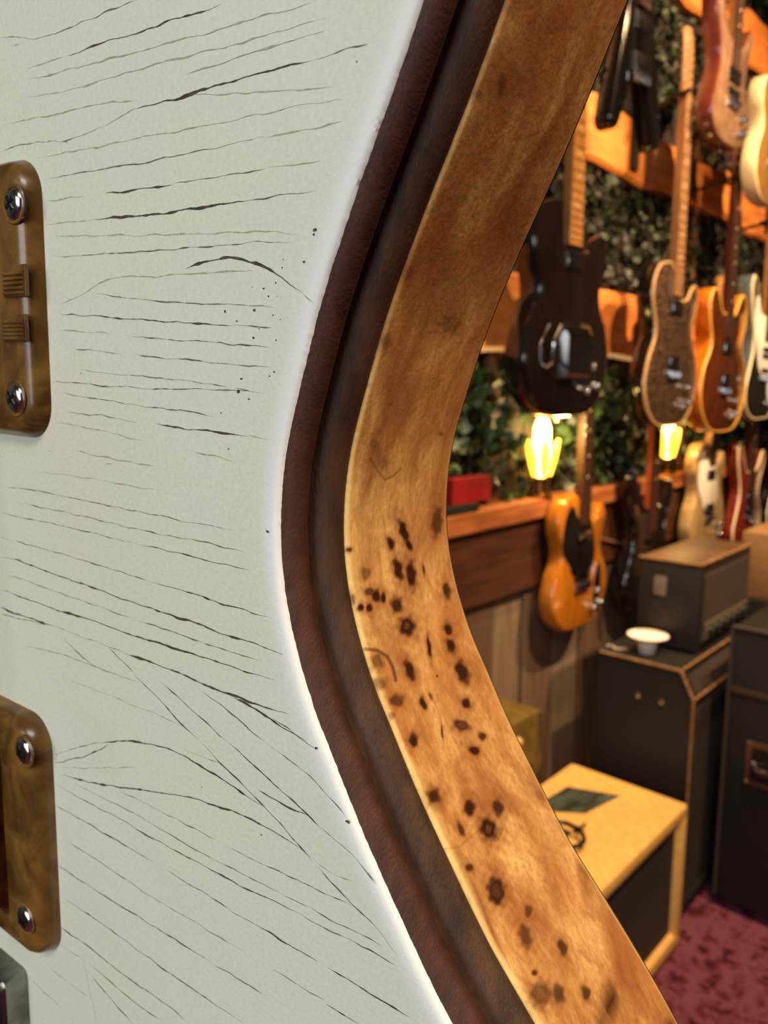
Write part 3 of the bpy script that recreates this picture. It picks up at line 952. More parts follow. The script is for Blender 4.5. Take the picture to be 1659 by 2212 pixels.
def solid(name, P, y0, y1, bev, material, parent, caps=True, arch=0.0):
    """closed outline P (x, z) extruded from y0 (front) to y1 (back) with rounded edges"""
    n = len(P)
    a = np.sum(P[:, 0] * np.roll(P[:, 1], -1) - P[:, 1] * np.roll(P[:, 0], -1))
    if a < 0:
        P = P[::-1]
    lv = [(inset(P, bev), y0), (inset(P, bev * .35), y0 + bev * .3), (P, y0 + bev), (P, y1 - bev), (inset(P, bev * .35), y1 - bev * .3), (inset(P, bev), y1)]
    V = np.concatenate([np.c_[q[:, 0], np.full(n, y), q[:, 1]] for q, y in lv])
    F = []
    for q in range(5):
        for i in range(n):
            j = (i + 1) % n
            F.append((q * n + i, q * n + j, (q + 1) * n + j, (q + 1) * n + i))
    F.append(tuple(range(n - 1, -1, -1)))
    F.append(tuple(5 * n + i for i in range(n)))
    F = [f[::-1] for f in F]
    return mesh_from(name, V, F, material, parent, True, 35)


def guitar(loc, shape, label, side, face, neck=MAPLE, board=ROSEWOOD, binding=None, guard=None, guard_pts=None, pick='hum', scale=1.0, necklen=.44,
           hardware=CHROME, rotz=0.0, plate=None, tailcover=False, group=None, thick=.044, head='six', knobs=3, nstr=6, bridge_z=.13, extra=None):
    g = empty('electric_guitar', loc, label, 'guitar', group, rotz)
    P = catmull(np.array(OUTL[shape]) * scale, 8)
    H = thick
    solid('body', P, 0.0, H, .006, side, g)
    solid('top', inset(P, .0055), -.0022, .004, .0012, face, g)
    if binding:
        n = len(P)
        o1, i1 = inset(P, .0012), inset(P, .0068)
        V = [(p[0], -.0012, p[1]) for p in o1] + [(p[0], -.0034, p[1]) for p in inset(P, .003)] + [(p[0], -.0034, p[1]) for p in i1] + [(p[0], .002, p[1]) for p in i1] + [(p[0], .004, p[1]) for p in o1]
        F = [(q * n + i, q * n + (i + 1) % n, ((q + 1) % 5) * n + (i + 1) % n, ((q + 1) % 5) * n + i) for q in range(5) for i in range(n)]
        mesh_from('binding', V, F, binding, g, True, 40)
    if guard is not None:
        gp = catmull(np.array(guard_pts) * scale, 6)
        solid('pickguard', gp, -.0052, -.002, .0007, guard, g)
    s = scale
    joint = (max(p[1] for p in OUTL[shape] if abs(p[0]) < .04) - .02) * s
    nut = joint + necklen
    # neck and fretboard (tapering)
    nv = []
    for zz, hw in ((joint - .05, .028), (joint + .02, .027), (nut, .0215)):
        nv += [(-hw, -.003, zz), (hw, -.003, zz), (hw * .8, .017, zz), (0, .022, zz), (-hw * .8, .017, zz)]
    nf = [(q * 5 + i, q * 5 + (i + 1) % 5, q * 5 + 5 + (i + 1) % 5, q * 5 + 5 + i) for q in range(2) for i in range(5)] + [(4, 3, 2, 1, 0), (10, 11, 12, 13, 14)]
    mesh_from('neck', nv, nf, neck, g, True, 50)
    fb = [(-.0285, joint - .06), (.0285, joint - .06), (.0218, nut), (-.0218, nut)]
    Geo().add([(a, -.0035, b) for a, b in fb] + [(a, -.0088, b) for a, b in fb], [(3, 2, 1, 0), (4, 5, 6, 7), (0, 1, 5, 4), (1, 2, 6, 5), (2, 3, 7, 6), (3, 0, 4, 7)]).obj('fretboard', board, g)
    L = nut - bridge_z * s
    fr = Geo()
    for k in range(1, 21):
        z = nut - L * (1 - 2 ** (-k / 12))
        if z < joint - .05:
            break
        w = .0218 + (nut - z) / (nut - joint) * .006
        fr.box(-w, w, -.0100, -.0086, z - .0007, z + .0007)
    tag(fr.obj('frets', FRETW, g), kind='stuff')
    dots = Geo()
    for k in (3, 5, 7, 9, 12, 15):
        z = nut - L * (1 - 2 ** (-(k - .5) / 12))
        if z > joint:
            dots.lathe([(.0035, 0), (.0035, .0004), (.0001, .0004)], 12, place((0, -.0088, z), '-y'))
    tag(dots.obj('inlays', CREAM, g), kind='stuff')
    # headstock and tuners
    hh = .175
    if head == 'six':
        hp = [(-.021, nut), (.021, nut), (.03, nut + .03), (.034, nut + .10), (.028, nut + .16), (.005, nut + hh + .005), (-.03, nut + hh), (-.044, nut + .155), (-.034, nut + .10), (-.03, nut + .04)]
    else:
        hp = [(-.021, nut), (.021, nut), (.036, nut + .03), (.043, nut + .12), (.038, nut + .155), (.018, nut + .150), (0, nut + .162), (-.018, nut + .150), (-.038, nut + .155), (-.043, nut + .12), (-.036, nut + .03)]
    hd = solid('headstock', catmull(np.array(hp), 5), .000, .014, .002, neck, g)
    for k in range(nstr):
        if head == 'six':
            sx, z = -1, nut + .035 + k * .022
            x0 = -.034
            xp = -.018 + k * .002
        else:
            sx = -1 if k % 2 else 1
            z = nut + .04 + (k // 2) * .036
            x0 = sx * .041
            xp = sx * .022
        t = Geo().box(x0 + sx * .012 - .003, x0 + sx * .012 + .003, .001, .015, z - .008, z + .008, .002)
        t.obj('tuning_peg', hardware, hd, True)
        Geo().tube([(x0 - sx * .004, .008, z), (x0 + sx * .011, .008, z)], .003, 8).obj('peg_shaft', hardware, hd, True)
        Geo().lathe([(.005, 0), (.005, .004), (.0032, .005), (.0032, .014), (.004, .016), (.0001, .017)], 10, place((xp, .0, z), '-y')).obj('string_post', hardware, hd, True)
    # pickups, bridge, controls
    zb = bridge_z * s
    spots = [zb + .035, joint - .095] if pick == 'hum' else [zb + .03, zb + .085, joint - .09]
    for z in spots:
        if pick == 'hum':
            p = Geo().box(-.044, .044, -.0052, -.002, z - .021, z + .021, .001).obj('pickup', BLACKP if hardware is CHROME else CREAM, g)
            Geo().box(-.034, .034, -.0095, -.005, z - .017, z + .017, .002).obj('pickup_cover', hardware, p, True)
        else:
            p = Geo().box(-.042, .042, -.0098, -.002, z - .009, z + .009, .003).obj('pickup', CREAM if guard is BLACKP else BLACKP, g, True)
            q = Geo()
            for i in range(nstr):
                q.lathe([(.0026, 0), (.0026, .001), (.0001, .001)], 8, place((-.026 + i * .0104, -.0096, z), '-y'))
            tag(q.obj('pole_pieces', CHROME, p), kind='stuff')
    b = Geo().box(-.042, .042, -.0135, -.002, zb - .012, zb + .012, .002).obj('bridge', hardware, g, True)
    for i in range(nstr):
        xx = -.03 + i * .06 / (nstr - 1)
        Geo().box(xx - .004, xx + .004, -.0165, -.0125, zb - .009, zb + .009, .001).obj('saddle', hardware, b)
    if tailcover:
        # big chrome cover bent over the bridge
        pr = [(-.002, -.058), (-.020, -.055), (-.030, -.045), (-.030, .040), (-.024, .052), (-.002, .056)]
        vs = [(sx, y, zb + z) for sx in (-.058, .058) for y, z in pr]
        fs = [(i, i + 1, 7 + i, 6 + i) for i in range(5)] + [tuple(range(6)), tuple(range(11, 5, -1))]
        mesh_from('bridge_cover', vs, fs, CHROME, g, True, 25)
        Geo().tube([(-.115, -.004, zb - .03), (-.115, -.02, zb - .02), (-.115, -.024, zb + .02), (-.08, -.024, zb + .06), (-.03, -.02, zb + .07), (.05, -.02, zb + .07), (.09, -.006, zb + .05)], .006, 10).obj('hand_rail', CHROME, g, True)
        Geo().box(.02, .13, -.006, -.002, zb - .075, zb - .035, .001).obj('control_plate', CHROME, g)
    if plate:
        solid('control_plate', catmull(np.array(plate) * s, 5), -.0062, -.002, .0006, CHROME, g)
    kb = [(.085, .10), (.105, .06), (.065, .05), (.11, .13)]
    for i in range(knobs):
        kx, kz = kb[i][0] * s, kb[i][1] * s
        Geo().lathe([(.010, 0), (.0095, .011), (.008, .0135), (.0001, .014)], 18, place((kx, -.0045, kz), '-y')).obj('knob', hardware, g, True)
    st = Geo()
    for i in range(nstr):
        xa = -.026 + i * .052 / (nstr - 1)
        xb = -.0175 + i * .035 / (nstr - 1)
        st.tube([(xa, -.0165, zb), (xb, -.0115, nut)], .00022, 5)
    tag(st.obj('strings', DSTR, g), kind='stuff')
    Geo().lathe([(.004, 0), (.003, .004), (.007, .009), (.007, .011), (.0001, .012)], 12, place((0, H / 2, min(p[1] for p in OUTL[shape]) * s if shape != 'vee' else .20 * s)) @ Matrix.Rotation(math.pi, 4, 'X')).obj('strap_button', hardware, g, True)
    return g, loc[2] + nut


def hanger(x, y, z, zr, label, group='black guitar hangers on the slab rails'):
    """bracket screwed to a slab rail with an arm and a padded yoke under a headstock"""
    h = empty('guitar_hanger', (x, 1.112, z), label, 'hanger', group)
    Geo().box(-.022, .022, -.012, 0.0, zr[0] - z, max(zr[1] - z, .03), .003).obj('wall_plate', BLACKP, h)
    Geo().tube([(0, -.006, 0), (0, y - 1.112 + .045, .012)], .006, 8).obj('arm', BLACKP, h, True)
    yy = y - 1.112
    for s_ in (-1, 1):
        Geo().tube([(0, yy + .045, .012), (s_ * .03, yy + .04, .012), (s_ * .033, yy + .0, .012), (s_ * .033, yy - .022, .018)], .0065, 8).obj('yoke_arm', BLACKP, h, True)
    return h


DSTR = mat('dark_string', (70, 62, 54), rough=0.5, metal=1.0)
TANN = mat('tan_neck', (158, 116, 78), (132, 94, 60), 30, rough=0.35, stretch=(6, 6, 1))
BLK = mat('black_lacquer', (16, 14, 13), rough=0.12, coat=0.6)
BLKB = mat('brown_black_lacquer', (26, 17, 14), (20, 14, 12), 12, rough=0.12, coat=0.6)
BUTTER = mat('butterscotch_lacquer', (184, 114, 28), (160, 92, 18), 14, rough=0.18, coat=0.6, stretch=(6, 6, 1))
AMBERB = mat('amber_burst_side', (216, 116, 20), (170, 78, 12), 14, rough=0.15, coat=0.7, stretch=(6, 6, 1))
BURST = mat('dark_burst_top', (52, 24, 11), (92, 44, 18), 16, rough=0.12, coat=0.7, stretch=(6, 6, 1))
SPARK = mat('dark_sparkle_top', (44, 32, 26), (96, 74, 58), 90, rough=0.2, coat=0.6, ramp=(.45, .62))
STEELB = mat('steel_blue_lacquer', (92, 106, 112), rough=0.25, metal=0.35, coat=0.5)
DARKG = mat('dark_green_black_top', (26, 30, 28), rough=0.15, coat=0.6)
GOLDT = mat('gold_top', (206, 160, 92), (186, 138, 72), 30, rough=0.22, metal=0.65, coat=0.5)
ROSE = mat('rose_brown_side', (104, 48, 36), (80, 34, 26), 20, rough=0.2, coat=0.5)
PEWT = mat('pewter_top', (176, 140, 112), (140, 104, 80), 26, rough=0.2, metal=0.5, coat=0.5)
NATB = mat('pale_natural_ash', (176, 146, 98), (148, 118, 74), 12, rough=0.35, stretch=(6, 6, 1), coat=0.3)
CHERRY = mat('cherry_red_lacquer', (128, 44, 28), (88, 28, 20), 14, rough=0.15, coat=0.6, stretch=(6, 6, 1))
WHTP = mat('white_plastic', (228, 224, 214), rough=0.3)
GUARD_T = [(-.115, .25), (-.11, .33), (-.075, .375), (-.03, .33), (.03, .33), (.05, .30), (.07, .22), (.05, .17), (-.045, .165), (-.075, .2)]
GUARD_S = [(-.125, .30), (-.11, .38), (-.07, .33), (.05, .325), (.10, .345), (.12, .29), (.10, .22), (.135, .13), (.115, .06), (.06, .06), (.03, .13), (-.05, .15), (-.09, .22)]
PLATE_T = [(.075, .05), (.105, .05), (.112, .09), (.112, .165), (.095, .185), (.078, .165), (.07, .09)]

R1, R2, R3 = (1.53, 1.68), (2.07, 2.2), (2.68, 2.8)
GR = 'guitars hung on the shop wall'
SPEC = [
    # x, z bottom, y of the face, kwargs
    (1.862, .765, .985, dict(scale=.92, shape='single', label='butterscotch yellow single-cutaway guitar with black pickguard hung below the black chrome-covered one', side=BUTTER, face=BUTTER, guard=BLACKP, guard_pts=GUARD_T, plate=PLATE_T, pick='hum', neck=ROSEWOOD, necklen=.46), R1),
    (2.30, .735, .985, dict(shape='double', label='plain black double-cutaway guitar with chrome knobs hung behind the amplifier head', side=BLK, face=BLKB, pick='single', neck=mat('orange_neck', (206, 96, 44), rough=.35), necklen=.47, knobs=4), R1),
    (2.78, .83, .985, dict(shape='single', label='pale natural ash guitar hung in the bottom row behind the amplifier head', side=NATB, face=NATB, guard=WHTP, guard_pts=GUARD_T, pick='hum', necklen=.42, knobs=2), R1),
    (3.22, .78, .985, dict(shape='double', label='cherry red guitar with cream binding hung in the bottom row', side=CHERRY, face=CHERRY, binding=CREAM, pick='hum', neck=MAHOG, necklen=.45, head='three'), R1),
    (1.685, 1.345, .945, dict(shape='single', label='black guitar with a big chrome bridge cover and maple neck', side=BLK, face=BLKB, tailcover=True, pick='hum', scale=1.22, necklen=.35, neck=MAPLE, board=MAPLE, bridge_z=.12, thick=.058), R2),
    (2.345, 1.30, .965, dict(shape='single', label='dark sparkle-top guitar with cream bound edge and black sides', side=BLK, face=SPARK, binding=mat('tan_binding', (186, 146, 104), rough=.35), pick='hum', scale=1.2, necklen=.50, neck=TANN, board=TANN, thick=.05), R2),
    (2.80, 1.265, .965, dict(shape='semi', label='amber sunburst guitar with glowing orange sides and red-brown neck', side=AMBERB, face=BURST, binding=mat('amber_binding', (232, 170, 70), rough=.3), pick='hum', scale=1.1, necklen=.46, neck=MAHOG, head='three', thick=.055), R2),
    (3.22, 1.30, .965, dict(shape='double', label='steel blue guitar with dark top and white pickguard', side=STEELB, face=DARKG, binding=CREAM, pick='single', scale=1.2, necklen=.38, neck=MAPLE, guard=WHTP, guard_pts=GUARD_S, thick=.055), R2),
    (2.03, 2.07, .965, dict(shape='vee', label='black vee-shaped guitar with two pointed wings hung in the top row', side=BLK, face=BLK, pick='hum', scale=1.05, necklen=.30, neck=MAHOG, head='three', knobs=0), R3),
    (2.70, 2.19, .965, dict(shape='double', label='pewter pink guitar with rose brown sides hung in the top row', side=ROSE, face=PEWT, pick='single', necklen=.36, neck=MAPLE, scale=1.0, thick=.05), R3),
    (3.14, 2.09, .965, dict(shape='single', label='gold-top guitar with rounded body hung in the top row', side=CREAM, face=GOLDT, pick='hum', scale=1.05, necklen=.36, neck=MAHOG, head='three', thick=.05), R3),
    (1.60, 2.05, .965, dict(shape='double', label='dark rose guitar hung in the top row beside the black vee', side=ROSE, face=BLKB, pick='single', necklen=.36, neck=MAHOG, scale=.95), R3),
    (3.64, 1.31, .965, dict(shape='double', label='unbound red guitar with white pickguard hung beyond the steel blue one in the middle row', side=CHERRY, face=CHERRY, pick='single', scale=1.1, necklen=.40, neck=MAPLE, guard=WHTP, guard_pts=GUARD_S), R2),
    (3.64, .78, .985, dict(shape='single', label='far black guitar with cream edge hung at the end of the bottom row', side=BLK, face=BLK, binding=CREAM, pick='hum', necklen=.45, neck=MAHOG, head='three'), R1),
]
HN = ['butterscotch yellow', 'plain black double-cutaway', 'pale natural ash', 'bound cherry red', 'chrome-covered black', 'dark sparkle-top', 'amber sunburst', 'steel blue', 'black vee-shaped', 'pewter pink', 'gold-top', 'dark rose', 'unbound red', 'far black']
for gx_, gz, gy, kw, zr in SPEC:
    kw = dict(kw)
    shape = kw.pop('shape')
    label = kw.pop('label')
    side = kw.pop('side')
    face = kw.pop('face')
    gy2 = {R1: 1.038, R2: .955, R3: .885}[zr]
    kk = gy2 / gy
    gx_, gz, gy = gx_ * kk, 1.4 + (gz - 1.4) * kk, gy2
    kw['scale'] = kw.get('scale', 1.0) * kk
    kw['necklen'] = kw['necklen'] * kk
    g, zn = guitar((gx_, gy, gz), shape, label, side, face, group=GR, **kw)
    hanger(gx_, gy, zn - .014, zr, 'black padded wall hanger holding the ' + HN.pop(0) + ' guitar')

# ------------------------------------------------------------------ amplifiers and things around them
TWEED = mat('cream_tolex', (238, 190, 108), (224, 172, 92), 60, rough=0.55, bump=0.2, bscale=500, bdist=.0006)
GRILL = mat('dark_grille_cloth', (38, 28, 24), (50, 38, 30), 300, rough=0.9, bump=0.3, bscale=700)
TOLEX = mat('black_tolex', (17, 16, 15), (23, 21, 20), 200, rough=0.6, bump=0.3, bscale=600, bdist=.0008)
BRASS = mat('worn_edge_piping', (150, 112, 72), (110, 78, 48), 60, rough=0.45)
STRAPM = mat('brown_leather', (92, 60, 38), (70, 44, 28), 60, rough=0.55)


def amp_combo():
    x0, x1, y0, y1, z1 = 1.22, 1.815, .643, .965, .395
    a = empty('guitar_amplifier', ((x0 + x1) / 2, (y0 + y1) / 2, 0), 'cream covered combo amplifier with dark grille on the red carpet', 'amplifier')
    hx, hy = (x1 - x0) / 2, (y1 - y0) / 2
    Geo().box(-hx, hx, -hy, hy, z1 - .035, z1, .010).obj('top_panel', TWEED, a, True)
    Geo().box(-hx, hx, -hy, hy, .012, .05, .010).obj('bottom_panel', TWEED, a, True)
    Geo().box(hx - .032, hx, -hy + .0005, hy - .0005, .04, z1 - .02, .006).obj('side_panel', TWEED, a, True)
    Geo().box(-hx, -hx + .032, -hy + .0005, hy - .0005, .04, z1 - .02, .006).obj('side_panel', TWEED, a, True)
    Geo().box(-hx + .02, hx - .02, hy - .03, hy - .012, .03, z1 - .02).obj('back_panel', TWEED, a)
    gr = Geo().box(-hx + .028, hx - .028, -hy + .018, -hy + .03, .045, z1 - .03).obj('grille', GRILL, a)
    for sx in (-1, 1):
        for sy in (-1, 1):
            Geo().lathe([(.014, 0), (.017, .012), (.0001, .0125)], 14, Matrix.Translation((sx * (hx - .06), sy * (hy - .06), 0))).obj('rubber_foot', BLACKP, a, True)
    h = Geo().tube([(-.09 - .10, hy - .10, z1 + .002), (-.085 - .10, hy - .10, z1 + .018), (-.03 - .1, hy - .10, z1 + .026), (.03 - .1, hy - .10, z1 + .026), (.085 - .1, hy - .10, z1 + .018), (.09 - .1, hy - .10, z1 + .002)], [.008, .010, .012, .012, .010, .008], 10).obj('carry_handle', STRAPM, a, True)
    for sx in (-1, 1):
        Geo().box(-.1 + sx * .09 - .018, -.1 + sx * .09 + .018, hy - .115, hy - .085, z1, z1 + .006, .002).obj('handle_cap', CHROME, h)
    return a


amp_combo()
# printed card lying on the amplifier
CARD = mat('dark_printed_card', (40, 48, 44), (92, 100, 92), 14, rough=0.35, stretch=(1, 3, 1), ramp=(.4, .7))
cc = [(1.52, .92), (1.60, .81), (1.735, .785), (1.685, .905)]
g = Geo().add([(a, b, .3956) for a, b in cc] + [(a, b, .3972) for a, b in cc], [(3, 2, 1, 0), (4, 5, 6, 7), (0, 1, 5, 4), (1, 2, 6, 5), (2, 3, 7, 6), (3, 0, 4, 7)])
tag(g.obj('card', CARD), 'dark printed card lying flat on the cream amplifier', 'card')
# coiled guitar lead end with jack plug on the amplifier
jk = empty('cable_plug', (1.455, .79, .396), 'short black cable with plug lying on the cream amplifier', 'cable')
pts = [(.035 * math.cos(t * .5) * (1 + .02 * t), .05 * math.sin(t * .5), .006 + .0012 * t) for t in range(18)]
Geo().tube(pts, .0055, 8).obj('lead', BLACKP, jk, True)
Geo().lathe([(.007, 0), (.008, .03), (.004, .034), (.004, .055), (.002, .062), (.0001, .063)], 12, Matrix.Translation((.03, -.01, .009)) @ Matrix.Rotation(math.pi / 2, 4, 'Y')).obj('plug', CHROME, jk, True)

# black slant-front speaker cabinet
def slant_cab(name, x0, x1, y0, y1, z1, label, chamf=(.036, .07)):
    a = empty(name, (x0, (y0 + y1) / 2, 0), label, 'speaker cabinet')
    W = x1 - x0
    hy = (y1 - y0) / 2
    prof = [(-hy, .02), (-hy, z1 - chamf[1]), (-hy + chamf[0], z1), (hy, z1), (hy, .02)]
    n = len(prof)

    def ext(xa, xb, pr):
        m_ = len(pr)
        return Geo().add([(xa, p, q) for p, q in pr] + [(xb, p, q) for p, q in pr], [tuple(range(m_)), tuple(range(2 * m_ - 1, m_ - 1, -1))] + [((i + 1) % m_, i, m_ + i, m_ + (i + 1) % m_) for i in range(m_)])
    ext(0, .02, prof).obj('side_panel', TOLEX, a)
    ext(W - .02, W, prof).obj('side_panel', TOLEX, a)
    Geo().box(.02, W - .02, -hy + chamf[0], hy, z1 - .02, z1).obj('top_panel', TOLEX, a)
    Geo().box(.02, W - .02, -hy, hy, .02, .045).obj('bottom_panel', TOLEX, a)
    Geo().box(.02, W - .02, hy - .02, hy - .002, .045, z1 - .02).obj('back_panel', TOLEX, a)
    pr2 = [(-hy + .012, .045), (-hy + .012, z1 - chamf[1] - .004), (-hy + chamf[0] + .008, z1 - .018), (-hy + chamf[0] + .02, z1 - .018), (-hy + .026, z1 - chamf[1] - .006), (-hy + .026, .045)]
    ext(.02, W - .02, pr2).obj('grille', GRILL, a)
    # worn piping along the visible edges
    for nm, pts in (('edge_piping', [(0, hy - .004, z1), (0, -hy + chamf[0], z1)]), ('edge_piping', [(0, -hy + chamf[0], z1), (0, -hy, z1 - chamf[1])]), ('edge_piping', [(0, -hy, z1 - chamf[1]), (0, -hy, .03)]), ('edge_piping', [(0, -hy + chamf[0], z1), (W, -hy + chamf[0], z1)]),
                    ('edge_piping', [(0, -hy, z1 - chamf[1]), (W, -hy, z1 - chamf[1])])):
        pts = [(p[0], p[1], p[2] - .0042) for p in pts]
        Geo().tube(pts, .0042, 8).obj(nm, BRASS, a, True)
    for yy in (-.02, .045):
        Geo().lathe([(.008, 0), (.007, .003), (.0001, .004)], 12, place((0, yy - .03, z1 - .10), '-x')).obj('screw', CHROME, a, True)
    for xx in (.05, W - .05):
        for yy in (-hy + .04, hy - .04):
            Geo().lathe([(.016, 0), (.016, .021), (.0001, .0212)], 12, Matrix.Translation((xx, yy, 0))).obj('rubber_foot', BLACKP, a, True)
    return a


slant_cab('speaker_cabinet', 1.905, 2.43, .68, .945, .70, 'black slant-front speaker cabinet with worn edges carrying the amplifier head')
# amplifier head standing on it
hd_ = empty('amplifier_head', (2.232, .812, .70), 'dark amplifier head with sheen-tinted top standing on the slant-front cabinet', 'amplifier')
TANT = mat('sheen_tinted_top', (92, 62, 40), (66, 45, 30), 10, rough=0.5, bump=.2)  # black tolex tinted tan: its warm sheen is put into the colour
Geo().box(-.20, .20, -.085, .085, .008, .246, .006).obj('shell', mat('dark_brown_tolex', (30, 24, 20), (24, 19, 16), 120, rough=.55, bump=.3, bscale=600), hd_, True)
Geo().box(-.20, .20, -.085, .085, .244, .252, .003).obj('top_panel', TANT, hd_, True)
Geo().tube([(-.20, -.085, .25), (.20, -.085, .25)], .005, 8).obj('edge_piping', BRASS, hd_, True)
Geo().tube([(-.20, -.085, .25), (-.20, .085, .25)], .004, 8).obj('edge_piping', BRASS, hd_, True)
Geo().box(-.18, .18, -.091, -.084, .03, .22, .002).obj('front_panel', GRILL, hd_)
pnl = Geo().box(-.17, .17, -.097, -.09, .04, .085, .002).obj('control_panel', mat('brushed_panel', (150, 140, 120), rough=.35, metal=.8), hd_)
for i in range(6):
    Geo().lathe([(.011, 0), (.009, .014), (.0001, .015)], 14, place((-.14 + i * .055, -.097, .062), '-y')).obj('knob', BLACKP, pnl, True)
Geo().box(-.204, -.199, .005, .04, .15, .205, .004).obj('side_vent', mat('grey_vent', (150, 140, 130), rough=.4, metal=.6), hd_, True)
for sx in (-1, 1):
    for sy in (-1, 1):
        Geo().lathe([(.012, 0), (.012, .009), (.0001, .0092)], 12, Matrix.Translation((sx * .17, sy * .065, 0))).obj('rubber_foot', BLACKP, hd_, True)

# small white scalloped bowl on the slant cabinet
WH = mat('white_paper', (236, 226, 218), rough=.6)
bw = empty('paper_bowl', (1.968, .835, .70), 'small white flared bowl on top of the slant-front cabinet', 'bowl')
prof = [(.020, 0), (.022, .001), (.026, .028), (.030, .040), (.050, .050), (.051, .052), (.049, .0525), (.029, .043), (.024, .03), (.019, .004), (.0001, .004)]
Geo().lathe(prof, 36).obj('cup', WH, bw, True, 60)
Geo().lathe([(.040, .045), (.046, .0505), (.03, .0525), (.0001, .053)], 36).obj('paper_lining', WH, bw, True, 60)
fl = Geo()
for k in range(24):
    a = k / 24 * 2 * math.pi
    fl.lathe([(.006, 0), (.006, .002), (.0001, .003)], 6, Matrix.Translation((.049 * math.cos(a), .049 * math.sin(a), .050)))
fl.obj('scalloped_rim', WH, bw, True)
# curled white lead beside it
tag(Geo().tube([(1.932 + .010 * math.sin(i * .9), .878 + i * .006, .7045 + .003 * (1 + math.cos(i))) for i in range(11)], .0035, 6).obj('thin_cable', mat('grey_cable', (170, 150, 130), rough=.5), None, True),
    'thin pale cable lying beside the white flared bowl', 'cable')

# big black road cabinet with recessed handle at the right
rc = empty('road_cabinet', (2.04, .40, 0), 'tall black flight-case cabinet with recessed metal handle', 'cabinet')
Geo().box(0, .55, -.33, .24, .03, .80, .008).obj('case', TOLEX, rc, True)
Geo().tube([(0, -.33, .80), (0, .24, .80)], .005, 8).obj('edge_piping', mat('dull_black_trim', (60, 52, 46), rough=.5), rc, True)
Geo().tube([(0, .24, .04), (0, .24, .795)], .005, 8).obj('edge_piping', MATS['dull_black_trim'], rc, True)
Geo().box(-.004, .002, -.33, .24, .625, .64, .001).obj('metal_strip', mat('dark_alloy', (88, 78, 66), rough=.4, metal=.8), rc)
dish = Geo().box(-.005, .001, .05, .185, .385, .505, .002).obj('handle_dish', mat('handle_alloy', (130, 104, 84), rough=.35, metal=.9), rc)
Geo().box(-.0056, -.004, .065, .17, .40, .49, .0004).obj('recess', BLACKP, dish)
Geo().tube([(-.006, .068, .445), (-.02, .08, .437), (-.02, .15, .437), (-.006, .165, .445)], .009, 10).obj('grip', CHROME, dish, True)
for yy in (.057, .178):
    for zz in (.392, .498):
        Geo().lathe([(.005, 0), (.004, .002), (.0001, .003)], 10, place((-.005, yy, zz), '-x')).obj('rivet', CHROME, dish, True)
for xx in (.06, .49):
    for yy in (-.27, .18):
        Geo().lathe([(.02, 0), (.02, .03), (.0001, .031)], 12, Matrix.Translation((xx, yy, 0))).obj('caster', BLACKP, rc, True)
# beige practice amplifier further back
bg = empty('practice_amplifier', (2.95, .72, 0), 'tan practice amplifier on a dark case behind the amplifier head', 'amplifier')
Geo().box(-.2, .25, -.15, .15, .0, .70, .006).obj('case', TOLEX, bg, True)
Geo().box(-.18, .25, -.14, .14, .70, .93, .008).obj('cabinet', mat('tan_tolex', (156, 118, 78), (140, 104, 66), 60, rough=.6), bg, True)
Geo().lathe([(.012, 0), (.010, .012), (.0001, .014)], 14, place((-.18, -.08, .84), '-x')).obj('knob', CHROME, bg, True)
# small olive amplifier by the wall
OLIVE = mat('olive_gold_vinyl', (112, 92, 40), (92, 76, 34), 30, rough=.4, bump=.15)
ol = empty('small_amplifier', (1.56, 1.06, 0), 'small olive gold amplifier with metal corner trim standing by the plank wall', 'amplifier')
Geo().box(-.14, .14, -.06, .06, .02, .575, .008).obj('cabinet', OLIVE, ol, True)
Geo().box(.128, .142, -.064, -.056, .02, .57, .002).obj('corner_trim', mat('dull_alloy', (120, 112, 90), rough=.4, metal=.8), ol)
Geo().box(-.11, .11, -.0625, -.058, .08, .44, .002).obj('grille', mat('olive_grille', (70, 60, 32), (58, 48, 26), 300, rough=.8), ol)
Geo().lathe([(.010, 0), (.008, .012), (.0001, .014)], 14, place((.03, -.06, .525), '-y')).obj('knob', mat('cream_knob', (220, 190, 120), rough=.4), ol, True)
for sx in (-1, 1):
    Geo().box(sx * .11 - .012, sx * .11 + .012, -.045, .045, 0, .021, .003).obj('foot', BLACKP, ol)

# things on the ledge
RB = mat('red_card_box', (150, 22, 26), (132, 18, 22), 20, rough=.45)
tag(Geo().box(1.43, 1.585, 1.095, 1.13, 1.137, 1.20, .002).obj('small_box', RB), 'small red box on the wooden ledge', 'box')
tag(Geo().box(1.40, 1.53, 1.09, 1.14, 1.115, 1.1365, .003).obj('flat_case', mat('dark_green_case', (24, 34, 28), rough=.5)), 'flat dark green case under the red box', 'case')
tag(Geo().tube([(1.98, 1.098, .985), (2.1, 1.10, .975), (2.2, 1.096, .95), (2.3, 1.096, .925), (2.4, 1.096, .90)], .004, 6).obj('wall_cable', mat('brown_cable', (120, 92, 66), rough=.5), None, True), 'thin brown cable fixed along the red-stained board', 'cable')

# glowing lamps standing on the ledge
GLOW = mat('glowing_glass', (255, 214, 110), rough=.3, emit=(255, 206, 96), estr=22)
GLOW2 = mat('glowing_shade', (255, 190, 60), rough=.4, emit=(255, 196, 40), estr=4.0)


